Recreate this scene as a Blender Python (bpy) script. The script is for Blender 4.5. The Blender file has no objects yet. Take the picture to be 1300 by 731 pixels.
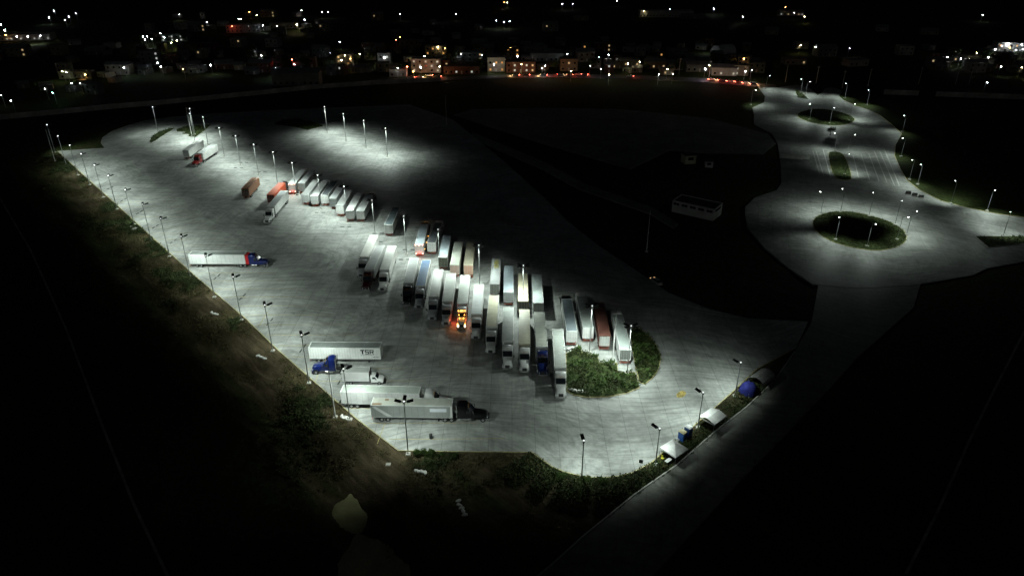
import bpy, math, random
from mathutils import Vector, Matrix, noise
from mathutils.geometry import tessellate_polygon

# ---------------------------------------------------------------- camera, sky, moon, exposure
SC = bpy.context.scene
COL = SC.collection
cam_d = bpy.data.cameras.new('camera'); cam = bpy.data.objects.new('camera', cam_d); COL.objects.link(cam)
cam.location = (0, 0, 88.6); cam.rotation_euler = (math.radians(90 - 27.117), 0, 0)
cam_d.sensor_width = 36.0; cam_d.lens = 36.0 * 898 / 1300; cam_d.clip_start = 1.0; cam_d.clip_end = 9000
SC.camera = cam
W = bpy.data.worlds.new('World'); SC.world = W; W.use_nodes = True
nt = W.node_tree
sky = nt.nodes.new('ShaderNodeTexSky'); sky.sky_type = 'NISHITA'; sky.sun_disc = False
sky.sun_elevation = math.radians(35); sky.sun_rotation = math.radians(200)
bg = nt.nodes['Background']; nt.links.new(sky.outputs[0], bg.inputs[0]); bg.inputs[1].default_value = 0.0010
sun_d = bpy.data.lights.new('moon', 'SUN'); sun_d.energy = 0.012; sun_d.angle = math.radians(0.5); sun_d.color = (1, .95, .86)
sun = bpy.data.objects.new('moon', sun_d); COL.objects.link(sun)
sun.rotation_euler = (math.radians(55), 0, math.radians(20))
SC.view_settings.view_transform = 'Standard'; SC.view_settings.look = 'None'
SC.view_settings.exposure = 0.0; SC.view_settings.gamma = 1.0
SC.render.engine = 'CYCLES'
SC.cycles.max_bounces = 2; SC.cycles.diffuse_bounces = 1; SC.cycles.glossy_bounces = 1
SC.cycles.use_denoising = True; SC.cycles.caustics_reflective = False; SC.cycles.caustics_refractive = False
FLOOD = 2600.0          # watts of one floodlight head
COOL = (.86, 1.0, .91)  # the cool, faintly green white of the lot's floodlights
RND = random.Random(7)

# ---------------------------------------------------------------- helpers
def nodes_of(m): return m.node_tree.nodes, m.node_tree.links
MATS = {}
def mat(name, col, rough=.6, metal=0.0, var=.12, scale=.6, emit=None, strength=0.0, spec=.5, stripes=0.0, bump=0.0):
    """Principled surface; colour varied by two scales of noise (grime), optional upright seams."""
    if name in MATS: return MATS[name]
    m = bpy.data.materials.new(name); m.use_nodes = True; N, L = nodes_of(m)
    b = N['Principled BSDF']; b.inputs['Roughness'].default_value = rough; b.inputs['Metallic'].default_value = metal
    b.inputs['Specular IOR Level'].default_value = spec
    c4 = (*col, 1)
    b.inputs['Base Color'].default_value = c4
    if emit:
        b.inputs['Emission Color'].default_value = (*emit, 1); b.inputs['Emission Strength'].default_value = strength
    if var > 0:
        tc = N.new('ShaderNodeTexCoord'); n1 = N.new('ShaderNodeTexNoise'); n1.inputs['Scale'].default_value = scale
        n1.inputs['Detail'].default_value = 6; n1.inputs['Roughness'].default_value = .65
        L.new(tc.outputs['Object'], n1.inputs['Vector'])
        r = N.new('ShaderNodeMapRange'); r.inputs[1].default_value = .3; r.inputs[2].default_value = .7
        r.inputs[3].default_value = 1 - 2 * var; r.inputs[4].default_value = 1 + var
        L.new(n1.outputs['Fac'], r.inputs[0])
        mx = N.new('ShaderNodeVectorMath'); mx.operation = 'SCALE'; mx.inputs[0].default_value = col
        L.new(r.outputs[0], mx.inputs['Scale']); last = mx.outputs[0]
        if stripes:
            sx = N.new('ShaderNodeSeparateXYZ'); L.new(tc.outputs['Object'], sx.inputs[0])
            mm = N.new('ShaderNodeMath'); mm.operation = 'PINGPONG'; mm.inputs[1].default_value = stripes / 2
            L.new(sx.outputs['Y'], mm.inputs[0])
            g = N.new('ShaderNodeMapRange'); g.inputs[1].default_value = 0; g.inputs[2].default_value = .07
            g.inputs[3].default_value = .74; g.inputs[4].default_value = 1; L.new(mm.outputs[0], g.inputs[0])
            m2 = N.new('ShaderNodeVectorMath'); m2.operation = 'SCALE'; L.new(last, m2.inputs[0]); L.new(g.outputs[0], m2.inputs['Scale']); last = m2.outputs[0]
        L.new(last, b.inputs['Base Color'])
        if bump:
            bp = N.new('ShaderNodeBump'); bp.inputs['Strength'].default_value = bump; bp.inputs['Distance'].default_value = .1
            L.new(n1.outputs['Fac'], bp.inputs['Height']); L.new(bp.outputs[0], b.inputs['Normal'])
    MATS[name] = m
    return m
def glow(name, col, strength):
    if name in MATS: return MATS[name]
    m = bpy.data.materials.new(name); m.use_nodes = True; N, L = nodes_of(m)
    b = N['Principled BSDF']; b.inputs['Base Color'].default_value = (*[c * .6 for c in col], 1)
    b.inputs['Emission Color'].default_value = (*col, 1); b.inputs['Emission Strength'].default_value = strength
    m.cycles.emission_sampling = 'NONE'
    MATS[name] = m
    return m

class MB:
    def __init__(s): s.v = []; s.f = []
    def poly(s, pts):
        k = len(s.v); s.v += [tuple(p) for p in pts]; s.f.append(tuple(range(k, k + len(pts)))); return s
    def box(s, x0, x1, y0, y1, z0, z1):
        k = len(s.v)
        s.v += [(x0, y0, z0), (x1, y0, z0), (x1, y1, z0), (x0, y1, z0), (x0, y0, z1), (x1, y0, z1), (x1, y1, z1), (x0, y1, z1)]
        s.f += [tuple(k + i for i in q) for q in ((0, 3, 2, 1), (4, 5, 6, 7), (0, 1, 5, 4), (1, 2, 6, 5), (2, 3, 7, 6), (3, 0, 4, 7))]
        return s
    def loft(s, rings, caps=True):
        k = len(s.v); n = len(rings[0])
        for r in rings: s.v += [tuple(p) for p in r]
        for i in range(len(rings) - 1):
            for j in range(n):
                a = k + i * n + j; b = k + i * n + (j + 1) % n
                s.f.append((a, b, b + n, a + n))
        if caps:
            s.f.append(tuple(k + j for j in reversed(range(n)))); e = k + (len(rings) - 1) * n
            s.f.append(tuple(e + j for j in range(n)))
        return s
    def tube(s, p, q, r0, r1=None, n=8):
        p = Vector(p); q = Vector(q); d = (q - p).normalized()
        u = d.orthogonal().normalized(); w = d.cross(u); r1 = r0 if r1 is None else r1
        ring = lambda c, r: [c + (u * math.cos(a) + w * math.sin(a)) * r for a in [2 * math.pi * i / n for i in range(n)]]
        return s.loft([ring(p, r0), ring(q, r1)])
    def ball(s, c, rx, ry=None, rz=None, n=8, m=5):
        ry = ry or rx; rz = rz or rx
        rings = []
        for i in range(m + 1):
            t = math.pi * (i + .02) / (m + .04); rr = math.sin(t)
            rings.append([(c[0] + rx * rr * math.cos(2 * math.pi * j / n), c[1] + ry * rr * math.sin(2 * math.pi * j / n), c[2] - rz * math.cos(t)) for j in range(n)])
        return s.loft(rings)
    def mesh(s, name, smooth=False):
        me = bpy.data.meshes.new(name); me.from_pydata(s.v, [], s.f); me.update()
        me.materials.append(None)
        if smooth:
            me.polygons.foreach_set('use_smooth', [True] * len(me.polygons))
            try: me.set_sharp_from_angle(angle=math.radians(35))
            except Exception: pass
        return me
def obj(name, mesh, material, parent=None, loc=(0, 0, 0), rot=(0, 0, 0)):
    if isinstance(mesh, MB): mesh = mesh.mesh(name)
    o = bpy.data.objects.new(name, mesh); COL.objects.link(o); o.location = loc; o.rotation_euler = rot
    if parent: o.parent = parent
    if mesh.materials:
        o.material_slots[0].link = 'OBJECT'; o.material_slots[0].material = material
    return o
def tag(o, label, cat, group=None):
    o['label'] = label; o['category'] = cat
    if group: o['group'] = group
    return o
def thing(name, label, cat, loc=(0, 0, 0), rz=0, group=None):
    o = bpy.data.objects.new(name, None); COL.objects.link(o); o.empty_display_size = .5
    o.location = loc; o.rotation_euler = (0, 0, rz)
    return tag(o, label, cat, group)
def struct(o): o['kind'] = 'structure'; return o
def stuff(o, label=None, cat=None):
    o['kind'] = 'stuff'
    if label: tag(o, label, cat)
    return o
def lamp(kind, name, parent, loc, watts, color, aim=None, size=.25, cone=None, blend=.8):
    d = bpy.data.lights.new(name, kind); d.energy = watts; d.color = color; d.shadow_soft_size = size
    if kind == 'SPOT': d.spot_size = math.radians(cone); d.spot_blend = blend
    o = bpy.data.objects.new(name, d); COL.objects.link(o); o.location = loc
    if aim is not None: o.rotation_euler = Vector(aim).to_track_quat('-Z', 'Y').to_euler()
    o.parent = parent
    return o
ORD = lambda n: '%d%s' % (n, 'th' if 10 <= n % 100 <= 20 else {1: 'st', 2: 'nd', 3: 'rd'}.get(n % 10, 'th'))
WORDS = ['first', 'second', 'third', 'fourth', 'fifth', 'sixth', 'seventh', 'eighth', 'ninth', 'tenth', 'eleventh', 'twelfth', 'thirteenth',
         'fourteenth', 'fifteenth', 'sixteenth', 'seventeenth', 'eighteenth', 'nineteenth', 'twentieth']
def ordw(i): return WORDS[i] if i < len(WORDS) else ORD(i + 1)
def chaikin(p, it=2):
    for _ in range(it):
        q = []
        for i in range(len(p)):
            a = p[i]; b = p[(i + 1) % len(p)]
            q += [(a[0] * .75 + b[0] * .25, a[1] * .75 + b[1] * .25), (a[0] * .25 + b[0] * .75, a[1] * .25 + b[1] * .75)]
        p = q
    return p
def inside(p, poly):
    x, y = p; c = False; j = len(poly) - 1
    for i in range(len(poly)):
        xi, yi = poly[i]; xj, yj = poly[j]
        if (yi > y) != (yj > y) and x < (xj - xi) * (y - yi) / (yj - yi) + xi: c = not c
        j = i
    return c
def area2(p): return sum(p[i][0] * p[(i + 1) % len(p)][1] - p[(i + 1) % len(p)][0] * p[i][1] for i in range(len(p)))
def ccw(p): return p if area2(p) > 0 else p[::-1]
def slab(name, poly, z, thick, material):
    poly = ccw(poly); n = len(poly); b = MB()
    b.v = [(x, y, z) for x, y in poly] + [(x, y, z - thick) for x, y in poly]
    for t in tessellate_polygon([[Vector((x, y, 0)) for x, y in poly]]):
        a, c, d = t
        if (Vector((*poly[c], 0)) - Vector((*poly[a], 0))).cross(Vector((*poly[d], 0)) - Vector((*poly[a], 0))).z < 0: c, d = d, c
        b.f.append((a, c, d))
    for i in range(n): j = (i + 1) % n; b.f.append((i, i + n, j + n, j))
    return obj(name, b, material)
def kerb(name, pts, closed, width, z0, z1, material, parent=None):
    """A kerb run: a mitred band along pts, widened to the left of the walking direction."""
    n = len(pts); out = []
    for i in range(n):
        a = Vector(pts[i - 1]) if (closed or i > 0) else None; c = Vector(pts[i]); e = Vector(pts[(i + 1) % n]) if (closed or i < n - 1) else None
        d1 = (c - a).normalized() if a is not None and (c - a).length > 1e-6 else None
        d2 = (e - c).normalized() if e is not None and (e - c).length > 1e-6 else None
        d = ((d1 or d2) + (d2 or d1)); d = d.normalized() if d.length > 1e-6 else (d1 or d2)
        out.append(c + Vector((-d.y, d.x)) * width)
    b = MB(); rings = [[(pts[i][0], pts[i][1], z0), (pts[i][0], pts[i][1], z1), (out[i].x, out[i].y, z1), (out[i].x, out[i].y, z0)] for i in range(n)]
    if closed: rings.append(rings[0])
    b.loft(rings, caps=not closed)
    return obj(name, b, material, parent)

# ---------------------------------------------------------------- surface materials
def concrete_mat(name, base, joints=True, ang=0.0):
    m = bpy.data.materials.new(name); m.use_nodes = True; N, L = nodes_of(m); b = N['Principled BSDF']
    b.inputs['Roughness'].default_value = .62; b.inputs['Specular IOR Level'].default_value = .3
    tc = N.new('ShaderNodeTexCoord'); mp = N.new('ShaderNodeMapping'); mp.inputs['Rotation'].default_value = (0, 0, ang)
    L.new(tc.outputs['Object'], mp.inputs['Vector'])
    def nz(scale, det=5, vec=None, dist=0.0, rough=.6):
        n = N.new('ShaderNodeTexNoise'); n.inputs['Scale'].default_value = scale; n.inputs['Detail'].default_value = det
        n.inputs['Distortion'].default_value = dist; n.inputs['Roughness'].default_value = rough
        L.new(vec or mp.outputs[0], n.inputs['Vector']); return n.outputs['Fac']
    def rng(s, a, bb, c, d):
        r = N.new('ShaderNodeMapRange'); r.inputs[1].default_value = a; r.inputs[2].default_value = bb
        r.inputs[3].default_value = c; r.inputs[4].default_value = d; L.new(s, r.inputs[0]); return r.outputs[0]
    def mul(a, c):
        q = N.new('ShaderNodeMath'); q.operation = 'MULTIPLY'; L.new(a, q.inputs[0]); L.new(c, q.inputs[1]); return q.outputs[0]
    # large stains, mottling, fine grain
    v = mul(rng(nz(.035, 4, dist=1.2), .32, .68, .66, 1.14), rng(nz(.16, 6, dist=.6), .3, .7, .76, 1.12))
    v = mul(v, rng(nz(1.6, 6), .3, .7, .9, 1.07))
    # tyre arcs: long streaks following the way the trucks turn in from the aisle
    st = N.new('ShaderNodeMapping'); st.inputs['Scale'].default_value = (.05, .9, 1); st.inputs['Rotation'].default_value = (0, 0, math.radians(18))
    wob = N.new('ShaderNodeTexNoise'); wob.inputs['Scale'].default_value = .022; wob.inputs['Detail'].default_value = 1; L.new(mp.outputs[0], wob.inputs['Vector'])
    sc = N.new('ShaderNodeVectorMath'); sc.operation = 'SCALE'; sc.inputs['Scale'].default_value = 42; L.new(wob.outputs['Color'], sc.inputs[0])
    ad = N.new('ShaderNodeVectorMath'); L.new(mp.outputs[0], ad.inputs[0]); L.new(sc.outputs[0], ad.inputs[1]); L.new(ad.outputs[0], st.inputs['Vector'])
    v = mul(v, rng(nz(1.0, 3, st.outputs[0]), .36, .64, .72, 1.1))
    st2 = N.new('ShaderNodeMapping'); st2.inputs['Scale'].default_value = (.9, .05, 1); st2.inputs['Rotation'].default_value = (0, 0, math.radians(-24)); L.new(ad.outputs[0], st2.inputs['Vector'])
    v = mul(v, rng(nz(1.0, 3, st2.outputs[0]), .36, .64, .86, 1.06))
    v = mul(v, rng(nz(.33, 3, dist=.3, rough=.5), .24, .34, .55, 1.0))   # oil spots
    v = mul(v, rng(nz(.75, 4, dist=1.5, rough=.7), .32, .40, .8, 1.0))
    if joints:
        br = N.new('ShaderNodeTexBrick'); br.offset = 0; br.inputs['Scale'].default_value = 1.0
        br.inputs['Brick Width'].default_value = 4.5; br.inputs['Row Height'].default_value = 4.5; br.inputs['Mortar Size'].default_value = .06; br.inputs['Mortar Smooth'].default_value = .3
        br.inputs['Color1'].default_value = (1, 1, 1, 1); br.inputs['Color2'].default_value = (.9, .9, .9, 1); br.inputs['Mortar'].default_value = (.6, .6, .6, 1)
        L.new(mp.outputs[0], br.inputs['Vector'])
        bw = N.new('ShaderNodeRGBToBW'); L.new(br.outputs['Color'], bw.inputs[0]); v = mul(v, bw.outputs[0])
    cs = N.new('ShaderNodeVectorMath'); cs.operation = 'SCALE'; cs.inputs[0].default_value = base; L.new(v, cs.inputs['Scale']); L.new(cs.outputs[0], b.inputs['Base Color'])
    bp = N.new('ShaderNodeBump'); bp.inputs['Strength'].default_value = .25; bp.inputs['Distance'].default_value = .02; L.new(nz(3, 6), bp.inputs['Height']); L.new(bp.outputs[0], b.inputs['Normal'])
    return m
EDGE_ANG = math.radians(-37)
M_CONC = concrete_mat('lot_concrete', (.40, .415, .395), True, 0.0)
M_CONC2 = concrete_mat('road_concrete', (.36, .37, .35), True, .3)
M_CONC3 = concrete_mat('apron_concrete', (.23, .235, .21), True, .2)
M_KERBY = mat('yellow_kerb_paint', (.38, .34, .16), .6, var=.3, scale=1.5)
M_KERB = mat('kerb_concrete', (.42, .42, .38), .7, var=.2, scale=1.2)
M_PAINT = mat('worn_yellow_line', (.44, .37, .15), .7, var=.3, scale=2)
M_WPAINT = mat('worn_white_line', (.6, .6, .58), .7, var=.25, scale=2)

def ground_mat():
    m = bpy.data.materials.new('earth_and_grass'); m.use_nodes = True; N, L = nodes_of(m); b = N['Principled BSDF']
    b.inputs['Roughness'].default_value = .95; b.inputs['Specular IOR Level'].default_value = .1
    tc = N.new('ShaderNodeTexCoord')
    def nz(scale, det=6, rough=.65):
        n = N.new('ShaderNodeTexNoise'); n.inputs['Scale'].default_value = scale; n.inputs['Detail'].default_value = det; n.inputs['Roughness'].default_value = rough
        L.new(tc.outputs['Object'], n.inputs['Vector']); return n.outputs['Fac']
    def ramp(s, stops):
        r = N.new('ShaderNodeValToRGB'); L.new(s, r.inputs[0])
        e = r.color_ramp.elements
        while len(e) < len(stops): e.new(.5)
        for k, (p, c) in enumerate(stops): e[k].position = p; e[k].color = (*c, 1)
        return r.outputs[0]
    mp = N.new('ShaderNodeMapping'); mp.inputs['Rotation'].default_value = (0, 0, math.radians(48)); L.new(tc.outputs['Object'], mp.inputs['Vector'])
    mq = N.new('ShaderNodeMapping'); mq.inputs['Scale'].default_value = (.22, 1, 1); L.new(mp.outputs[0], mq.inputs['Vector'])
    nr = N.new('ShaderNodeTexNoise'); nr.inputs['Scale'].default_value = .42; nr.inputs['Detail'].default_value = 10; nr.inputs['Roughness'].default_value = .74; nr.inputs['Distortion'].default_value = .5; L.new(mq.outputs[0], nr.inputs['Vector'])
    dirt = ramp(nr.outputs['Fac'], [(.30, (.016, .014, .008)), (.48, (.050, .040, .022)), (.62, (.095, .074, .046)), (.78, (.17, .145, .105))])
    grass = ramp(nz(.8, 8, .7), [(.3, (.012, .018, .006)), (.55, (.034, .046, .014)), (.75, (.065, .070, .03))])
    at = N.new('ShaderNodeAttribute'); at.attribute_name = 'dirt'
    ad = N.new('ShaderNodeMath'); ad.operation = 'ADD'; L.new(at.outputs['Fac'], ad.inputs[0])
    nn = N.new('ShaderNodeMapRange'); nn.inputs[1].default_value = .3; nn.inputs[2].default_value = .7; nn.inputs[3].default_value = -.6; nn.inputs[4].default_value = .4
    nq = N.new('ShaderNodeTexNoise'); nq.inputs['Scale'].default_value = .14; nq.inputs['Detail'].default_value = 9; nq.inputs['Roughness'].default_value = .72; L.new(mq.outputs[0], nq.inputs['Vector']); L.new(nq.outputs['Fac'], nn.inputs[0]); L.new(nn.outputs[0], ad.inputs[1])
    sm = N.new('ShaderNodeMapRange'); sm.inputs[1].default_value = .3; sm.inputs[2].default_value = .6; L.new(ad.outputs[0], sm.inputs[0])
    mx = N.new('ShaderNodeMix'); mx.data_type = 'RGBA'; L.new(sm.outputs[0], mx.inputs['Factor']); L.new(grass, mx.inputs['A']); L.new(dirt, mx.inputs['B'])
    L.new(mx.outputs['Result'], b.inputs['Base Color'])
    bp = N.new('ShaderNodeBump'); bp.inputs['Strength'].default_value = .9; bp.inputs['Distance'].default_value = .35; L.new(nz(.9, 9, .75), bp.inputs['Height']); L.new(bp.outputs[0], b.inputs['Normal'])
    return m

# ---------------------------------------------------------------- the setting: pavements
LOT = [(-200.6,305.3), (-167.8,268.1), (-139.66,236.44), (-113.44,206.73), (-90.70,181.14), (-67.38,155.74), (-55.10,141.17), (-43.37,128.27), (-31.89,115.48), (-21.66,105.34), (-8.94,105.00), (3.72,104.89),
       (7.25,100.95), (9.48,99.47), (12.12,98.54), (14.50,98.02), (17.06,98.02), (19.67,98.43), (22.25,99.47), (26.00,102.02), (30.10,106.48), (36.40,112.94), (46.80,123.88), (55.23,133.21),
       (66.81,141.87), (74.50,154.54), (59.92,156.14), (51.17,161.11), (42.69,169.97), (34.53,186.90), (26.95,201.76), (18.61,222.89), (11.56,246.26), (-3.3,290.1), (-30.3,362.3), (-56.9,396.3), (-99.0,388.7), (-135.3,381.3), (-162.2,374.2), (-177.9,367.3), (-187.1,360.6),
       (-191.8,349.4), (-193.5,338.9), (-192.2,327.5), (-188.7,319.3), (-182.3,310.3)]
lot = struct(slab('truck_lot_pavement', LOT, 0.0, .6, M_CONC))
RB = [(82.45,235.65), (80.42,228.75), (77.84,217.28), (78.05,199.95), (80.44,185.83), (83.50,175.17), (95.14,172.78), (111.24,174.69), (131.34,181.14), (138.42,185.83), (151.75,190.17), (170.56,196.99), (186.30,219.35),
      (174.70,225.79), (168.18,228.75), (161.39,234.40), (155.28,242.09), (153.5,253.6), (154.5,265.2), (159.1,280.3), (165.5,298.1), (174.1,315.4), (186.4,334.5), (190.1,352.6), (193.0,370.7), (192.8,383.1), (190.1,392.5), (188.9,406.3),
      (190.9,418.8), (198.3,432.0), (198.7,438.9), (196.3,442.5), (190.6,438.9), (184.2,427.5), (179.3,420.9), (182.3,441.3), (178.1,450.9), (163.8,443.6), (157.5,443.6), (152.3,447.2), (150.7,438.9), (147.7,418.8), (142.0,402.2), (131.2,388.7), (127.7,374.2),
      (121.1,352.6), (124.3,334.5), (121.4,318.0), (117.0,302.9), (111.5,284.6), (104.3,262.3), (99.6,253.6), (88.77,245.41)]
rb = struct(slab('roundabout_road', RB, 0.004, .6, M_CONC2))
ROAD = [(-1.16,71.49), (6.15,78.71), (11.58,84.49), (21.72,94.23), (30.44,101.59), (39.89,111.21), (48.44,119.17), (57.51,128.87), (65.95,140.48), (75.00,153.74), (86.20,177.62), (114.93,177.62), (104.81,161.97), (80.16,138.44), (66.32,123.59), (52.73,109.28), (39.99,96.20), (21.94,76.90), (17.48,72.17)]
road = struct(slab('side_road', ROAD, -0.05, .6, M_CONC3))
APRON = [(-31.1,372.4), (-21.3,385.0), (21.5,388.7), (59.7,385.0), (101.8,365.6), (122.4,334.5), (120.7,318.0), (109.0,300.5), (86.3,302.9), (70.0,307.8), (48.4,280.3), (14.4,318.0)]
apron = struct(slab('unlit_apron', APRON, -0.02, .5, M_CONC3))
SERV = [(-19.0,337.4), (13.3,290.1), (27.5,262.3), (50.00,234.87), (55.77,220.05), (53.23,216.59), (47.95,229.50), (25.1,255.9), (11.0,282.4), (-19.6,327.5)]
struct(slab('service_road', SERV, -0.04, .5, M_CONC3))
HWY = [(-91.7,468.7), (-46.6,476.7), (-5.3,484.4), (26.4,487.2), (78.6,483.6), (128.4,472.7), (153.1,460.9), (164.8,450.9), (161.2,440.1), (150.6,444.8), (124.8,458.4), (76.8,471.3), (25.8,475.3), (-5.1,472.7), (-45.5,464.8), (-89.4,455.8)]
hwy = struct(slab('highway', HWY, -0.03, .5, mat('asphalt', (.055, .055, .058), .8, var=.2, scale=.3)))

def edge_dist(p, pts):
    best = 1e9; P = Vector(p)
    for i in range(len(pts) - 1):
        a = Vector(pts[i]); d = Vector(pts[i + 1]) - a; t = max(0, min(1, (P - a).dot(d) / d.length_squared)); best = min(best, (P - a - d * t).length)
    return best
LEFT = LOT[0:10]; BOTTOM = LOT[10:24]
DITCH = [(-176.33,246.26), (-153.20,225.79), (-137.13,213.22), (-116.46,189.62), (-99.46,170.43), (-76.66,147.99), (-58.92,129.48), (-41.07,108.10), (-28.47,91.38), (-21.30,81.05), (-14.97,70.81)]
PUD1 = [(-30.63,91.38), (-30.62,89.55), (-29.22,87.40), (-27.31,85.84), (-25.36,85.84), (-24.54,87.76), (-24.67,89.91), (-26.03,91.38), (-27.28,93.65), (-28.70,95.21), (-29.29,94.04), (-30.15,92.89)]
PUD2 = [(-25.98,85.67), (-26.65,82.66), (-27.84,79.48), (-26.09,74.28), (-14.82,74.28), (-15.74,78.71), (-18.17,81.05), (-20.41,83.32), (-23.29,85.16)]

# the ground: one sheet, fine mesh beside the lot (verge, ditch, mounds), coarse out to the horizon
def lines(a, b, step, far, grow=1.35):
    c = [a + i * step for i in range(int((b - a) / step) + 1)]
    s = step; x = c[-1]; hi = []
    while x < far: s *= grow; x += s; hi.append(x)
    s = step; x = a; lo = []
    while x > -far: s *= grow; x -= s; lo.append(x)
    return lo[::-1] + c + hi
GX = lines(-190, 75, 1.15, 3500); GY = lines(62, 340, 1.15, 4500)
PAVED = [LOT, ROAD]
def ground_height(x, y):
    if not (-195 < x < 85 and 55 < y < 350): return -.25, .12
    dl = edge_dist((x, y), LEFT + BOTTOM)
    if inside((x, y), LOT): return -.3, 1.0
    for q in PAVED[1:]:
        if inside((x, y), q) or edge_dist((x, y), q) < 2: return -.3, .4
    dd = edge_dist((x, y), DITCH)
    h = -.18 - .004 * dl
    amp = min(1, dl / 4) * (1 if dl < 60 else max(.2, 1 - (dl - 60) / 40))
    h += amp * (.34 * noise.noise((x * .16, y * .16, 1.3)) + .22 * noise.noise((x * .42, y * .42, 4.1)) + .10 * noise.noise((x * 1.1, y * 1.1, 9.7)))
    if dl > 3: h -= 1.15 * math.exp(-(dd / 2.6) ** 2) * (1 if dd < 12 else 0)
    h += .38 * math.exp(-((dd - 5) / 2.0) ** 2) * min(1, dl / 6)
    for q in (PUD1, PUD2):
        e = edge_dist((x, y), q + [q[0]])
        if inside((x, y), q): h = min(h, -.95 - .08 * min(e, 2))
        elif e < 3: h = h * (e / 3) + (-.86) * (1 - e / 3)
    d = max(0, 1 - dl / 34) * .9 + .12
    if dl < 26 and y > 195: d -= .25
    return min(h, -.06 if dl < 2.5 else 1.5), d
gb = MB(); dv = []
for y in GY:
    for x in GX:
        h, d = ground_height(x, y); gb.v.append((x, y, h)); dv.append(d)
nx = len(GX)
gb.f = [(j * nx + i, j * nx + i + 1, (j + 1) * nx + i + 1, (j + 1) * nx + i) for j in range(len(GY) - 1) for i in range(nx - 1)]
gme = gb.mesh('ground', True); at = gme.attributes.new('dirt', 'FLOAT', 'POINT'); at.data.foreach_set('value', dv)
struct(obj('ground', gme, ground_mat()))
def gz(x, y): return ground_height(x, y)[0]
M_WATER = mat('muddy_water', (.40, .40, .20), .08, var=.2, scale=.25, spec=.5)
for q in (PUD1, PUD2):
    q = chaikin(q, 3); cx = sum(p[0] for p in q) / len(q); cy = sum(p[1] for p in q) / len(q)
    q = [(cx + (x - cx) * k, cy + (y - cy) * k) for x, y in q for k in (1.02 + .22 * noise.noise((x * .45, y * .45, 2.2)) + .05 * noise.noise((x * 1.6, y * 1.6, 6.1)),)]
    struct(slab('puddle_water', q, -.90, .02, M_WATER))

# kerbs (yellow on the lot's rim), painted stall lines, lane stripes
kerb('kerb', LOT[0:25], False, .22, -.4, .03, M_KERBY, lot)
kerb('kerb', [LOT[i] for i in range(35, len(LOT))] + [LOT[0]], False, .2, -.4, .05, M_KERB, lot)
kerb('kerb', ROAD[0:9], False, -.25, -.4, .09, M_KERB, road)
kerb('kerb', RB[13:28], False, .25, -.4, .13, M_KERBY, rb)
def strip(name, a, b, w, z, m, parent):
    a = Vector(a); b = Vector(b); d = (b - a).normalized(); n = Vector((-d.y, d.x)) * w / 2
    return obj(name, MB().poly([(*(a - n), z), (*(b - n), z), (*(b + n), z), (*(a + n), z)]), m, parent)
def on_edge(y):
    for i in range(len(LEFT) - 1):
        a, b = LEFT[i], LEFT[i + 1]
        if (a[1] - y) * (b[1] - y) <= 0: return a[0] + (b[0] - a[0]) * (y - a[1]) / (b[1] - a[1])
yy = LEFT[9][1] + 3.4
while yy < 250:
    x = on_edge(yy)
    strip('stall_line', (x + 1.2, yy), (x + 24 + RND.uniform(-1, 1), yy + .25), .13, .005, M_PAINT, lot); yy += 4.9
for a, b in (((-25.89,107.40), (-25.42,113.94)), ((-62.91,152.96), (-62.93,159.43)), ((-42.88,127.67), (-43.30,135.13))): strip('stall_line', a, b, .13, .009, M_PAINT, lot)
for a, b in (((132.8,305.3), (123.0,272.1)), ((134.2,305.3), (123.8,270.1)), ((138.3,307.8), (125.8,268.1)), ((147.9,299.3), (136.7,268.1)), ((151.9,300.5), (140.2,266.2)), ((155.8,301.7), (143.0,264.2)), ((159.9,305.3), (145.2,262.3)), ((162.3,305.3), (146.4,258.6)), ((166.4,310.3), (148.2,258.6))):
    strip('lane_line', a, b, .3, .010, M_WPAINT, rb)
# rumble bars and a worn patch of yellow paint
slab('paint_patch', chaikin([(34.83,123.59), (36.48,125.03), (37.31,124.16), (36.27,122.46), (34.88,122.18)], 1), .006, .004, mat('yellow_patch', (.42, .33, .10), .7, var=.45, scale=1.2)).parent = lot

# ---------------------------------------------------------------- planted islands
M_SOIL = mat('island_soil', (.045, .06, .022), .95, var=.35, scale=.8, spec=.1)
M_LEAF = mat('leaf_green', (.036, .066, .012), .65, var=.35, scale=.7, spec=.25)
M_GRASS = mat('grass_green', (.036, .050, .016), .8, var=.35, scale=.35, spec=.2)
M_OLIVE = mat('olive_leaf', (.034, .046, .012), .7, var=.3, scale=.7, spec=.2)
M_DRY = mat('dry_weed', (.085, .075, .035), .85, var=.3, scale=.35, spec=.15)
def tufts(name, pts, size, n, mt, parent=None, spread=.25, flat=.55):
    """Leafy tufts: n little pointed leaves round each point, in one mesh."""
    b = MB()
    for (x, y, z) in pts:
        s0 = size * RND.uniform(.6, 1.5)
        for _ in range(n):
            a = RND.uniform(0, 6.283); s = s0 * RND.uniform(.6, 1.2); e = RND.uniform(.25, 1.25)
            ox = x + RND.gauss(0, spread); oy = y + RND.gauss(0, spread); oz = z + RND.uniform(0, flat) * s0
            ux, uy = math.cos(a), math.sin(a); w = s * .32
            tip = (ox + ux * s * math.cos(e), oy + uy * s * math.cos(e), oz + s * math.sin(e))
            mid = (ox + ux * s * .5 * math.cos(e), oy + uy * s * .5 * math.cos(e), oz + s * .6 * math.sin(e))
            b.poly([(ox, oy, oz), (mid[0] - uy * w, mid[1] + ux * w, mid[2]), tip, (mid[0] + uy * w, mid[1] - ux * w, mid[2])])
    o = obj(name, b, mt, parent)
    return stuff(o)
def scatter(poly, dens, z):
    xs = [p[0] for p in poly]; ys = [p[1] for p in poly]; A = (max(xs) - min(xs)) * (max(ys) - min(ys)); out = []
    for _ in range(int(A * dens)):
        p = (RND.uniform(min(xs), max(xs)), RND.uniform(min(ys), max(ys)))
        if inside(p, poly): out.append((*p, z))
    return out
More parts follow.
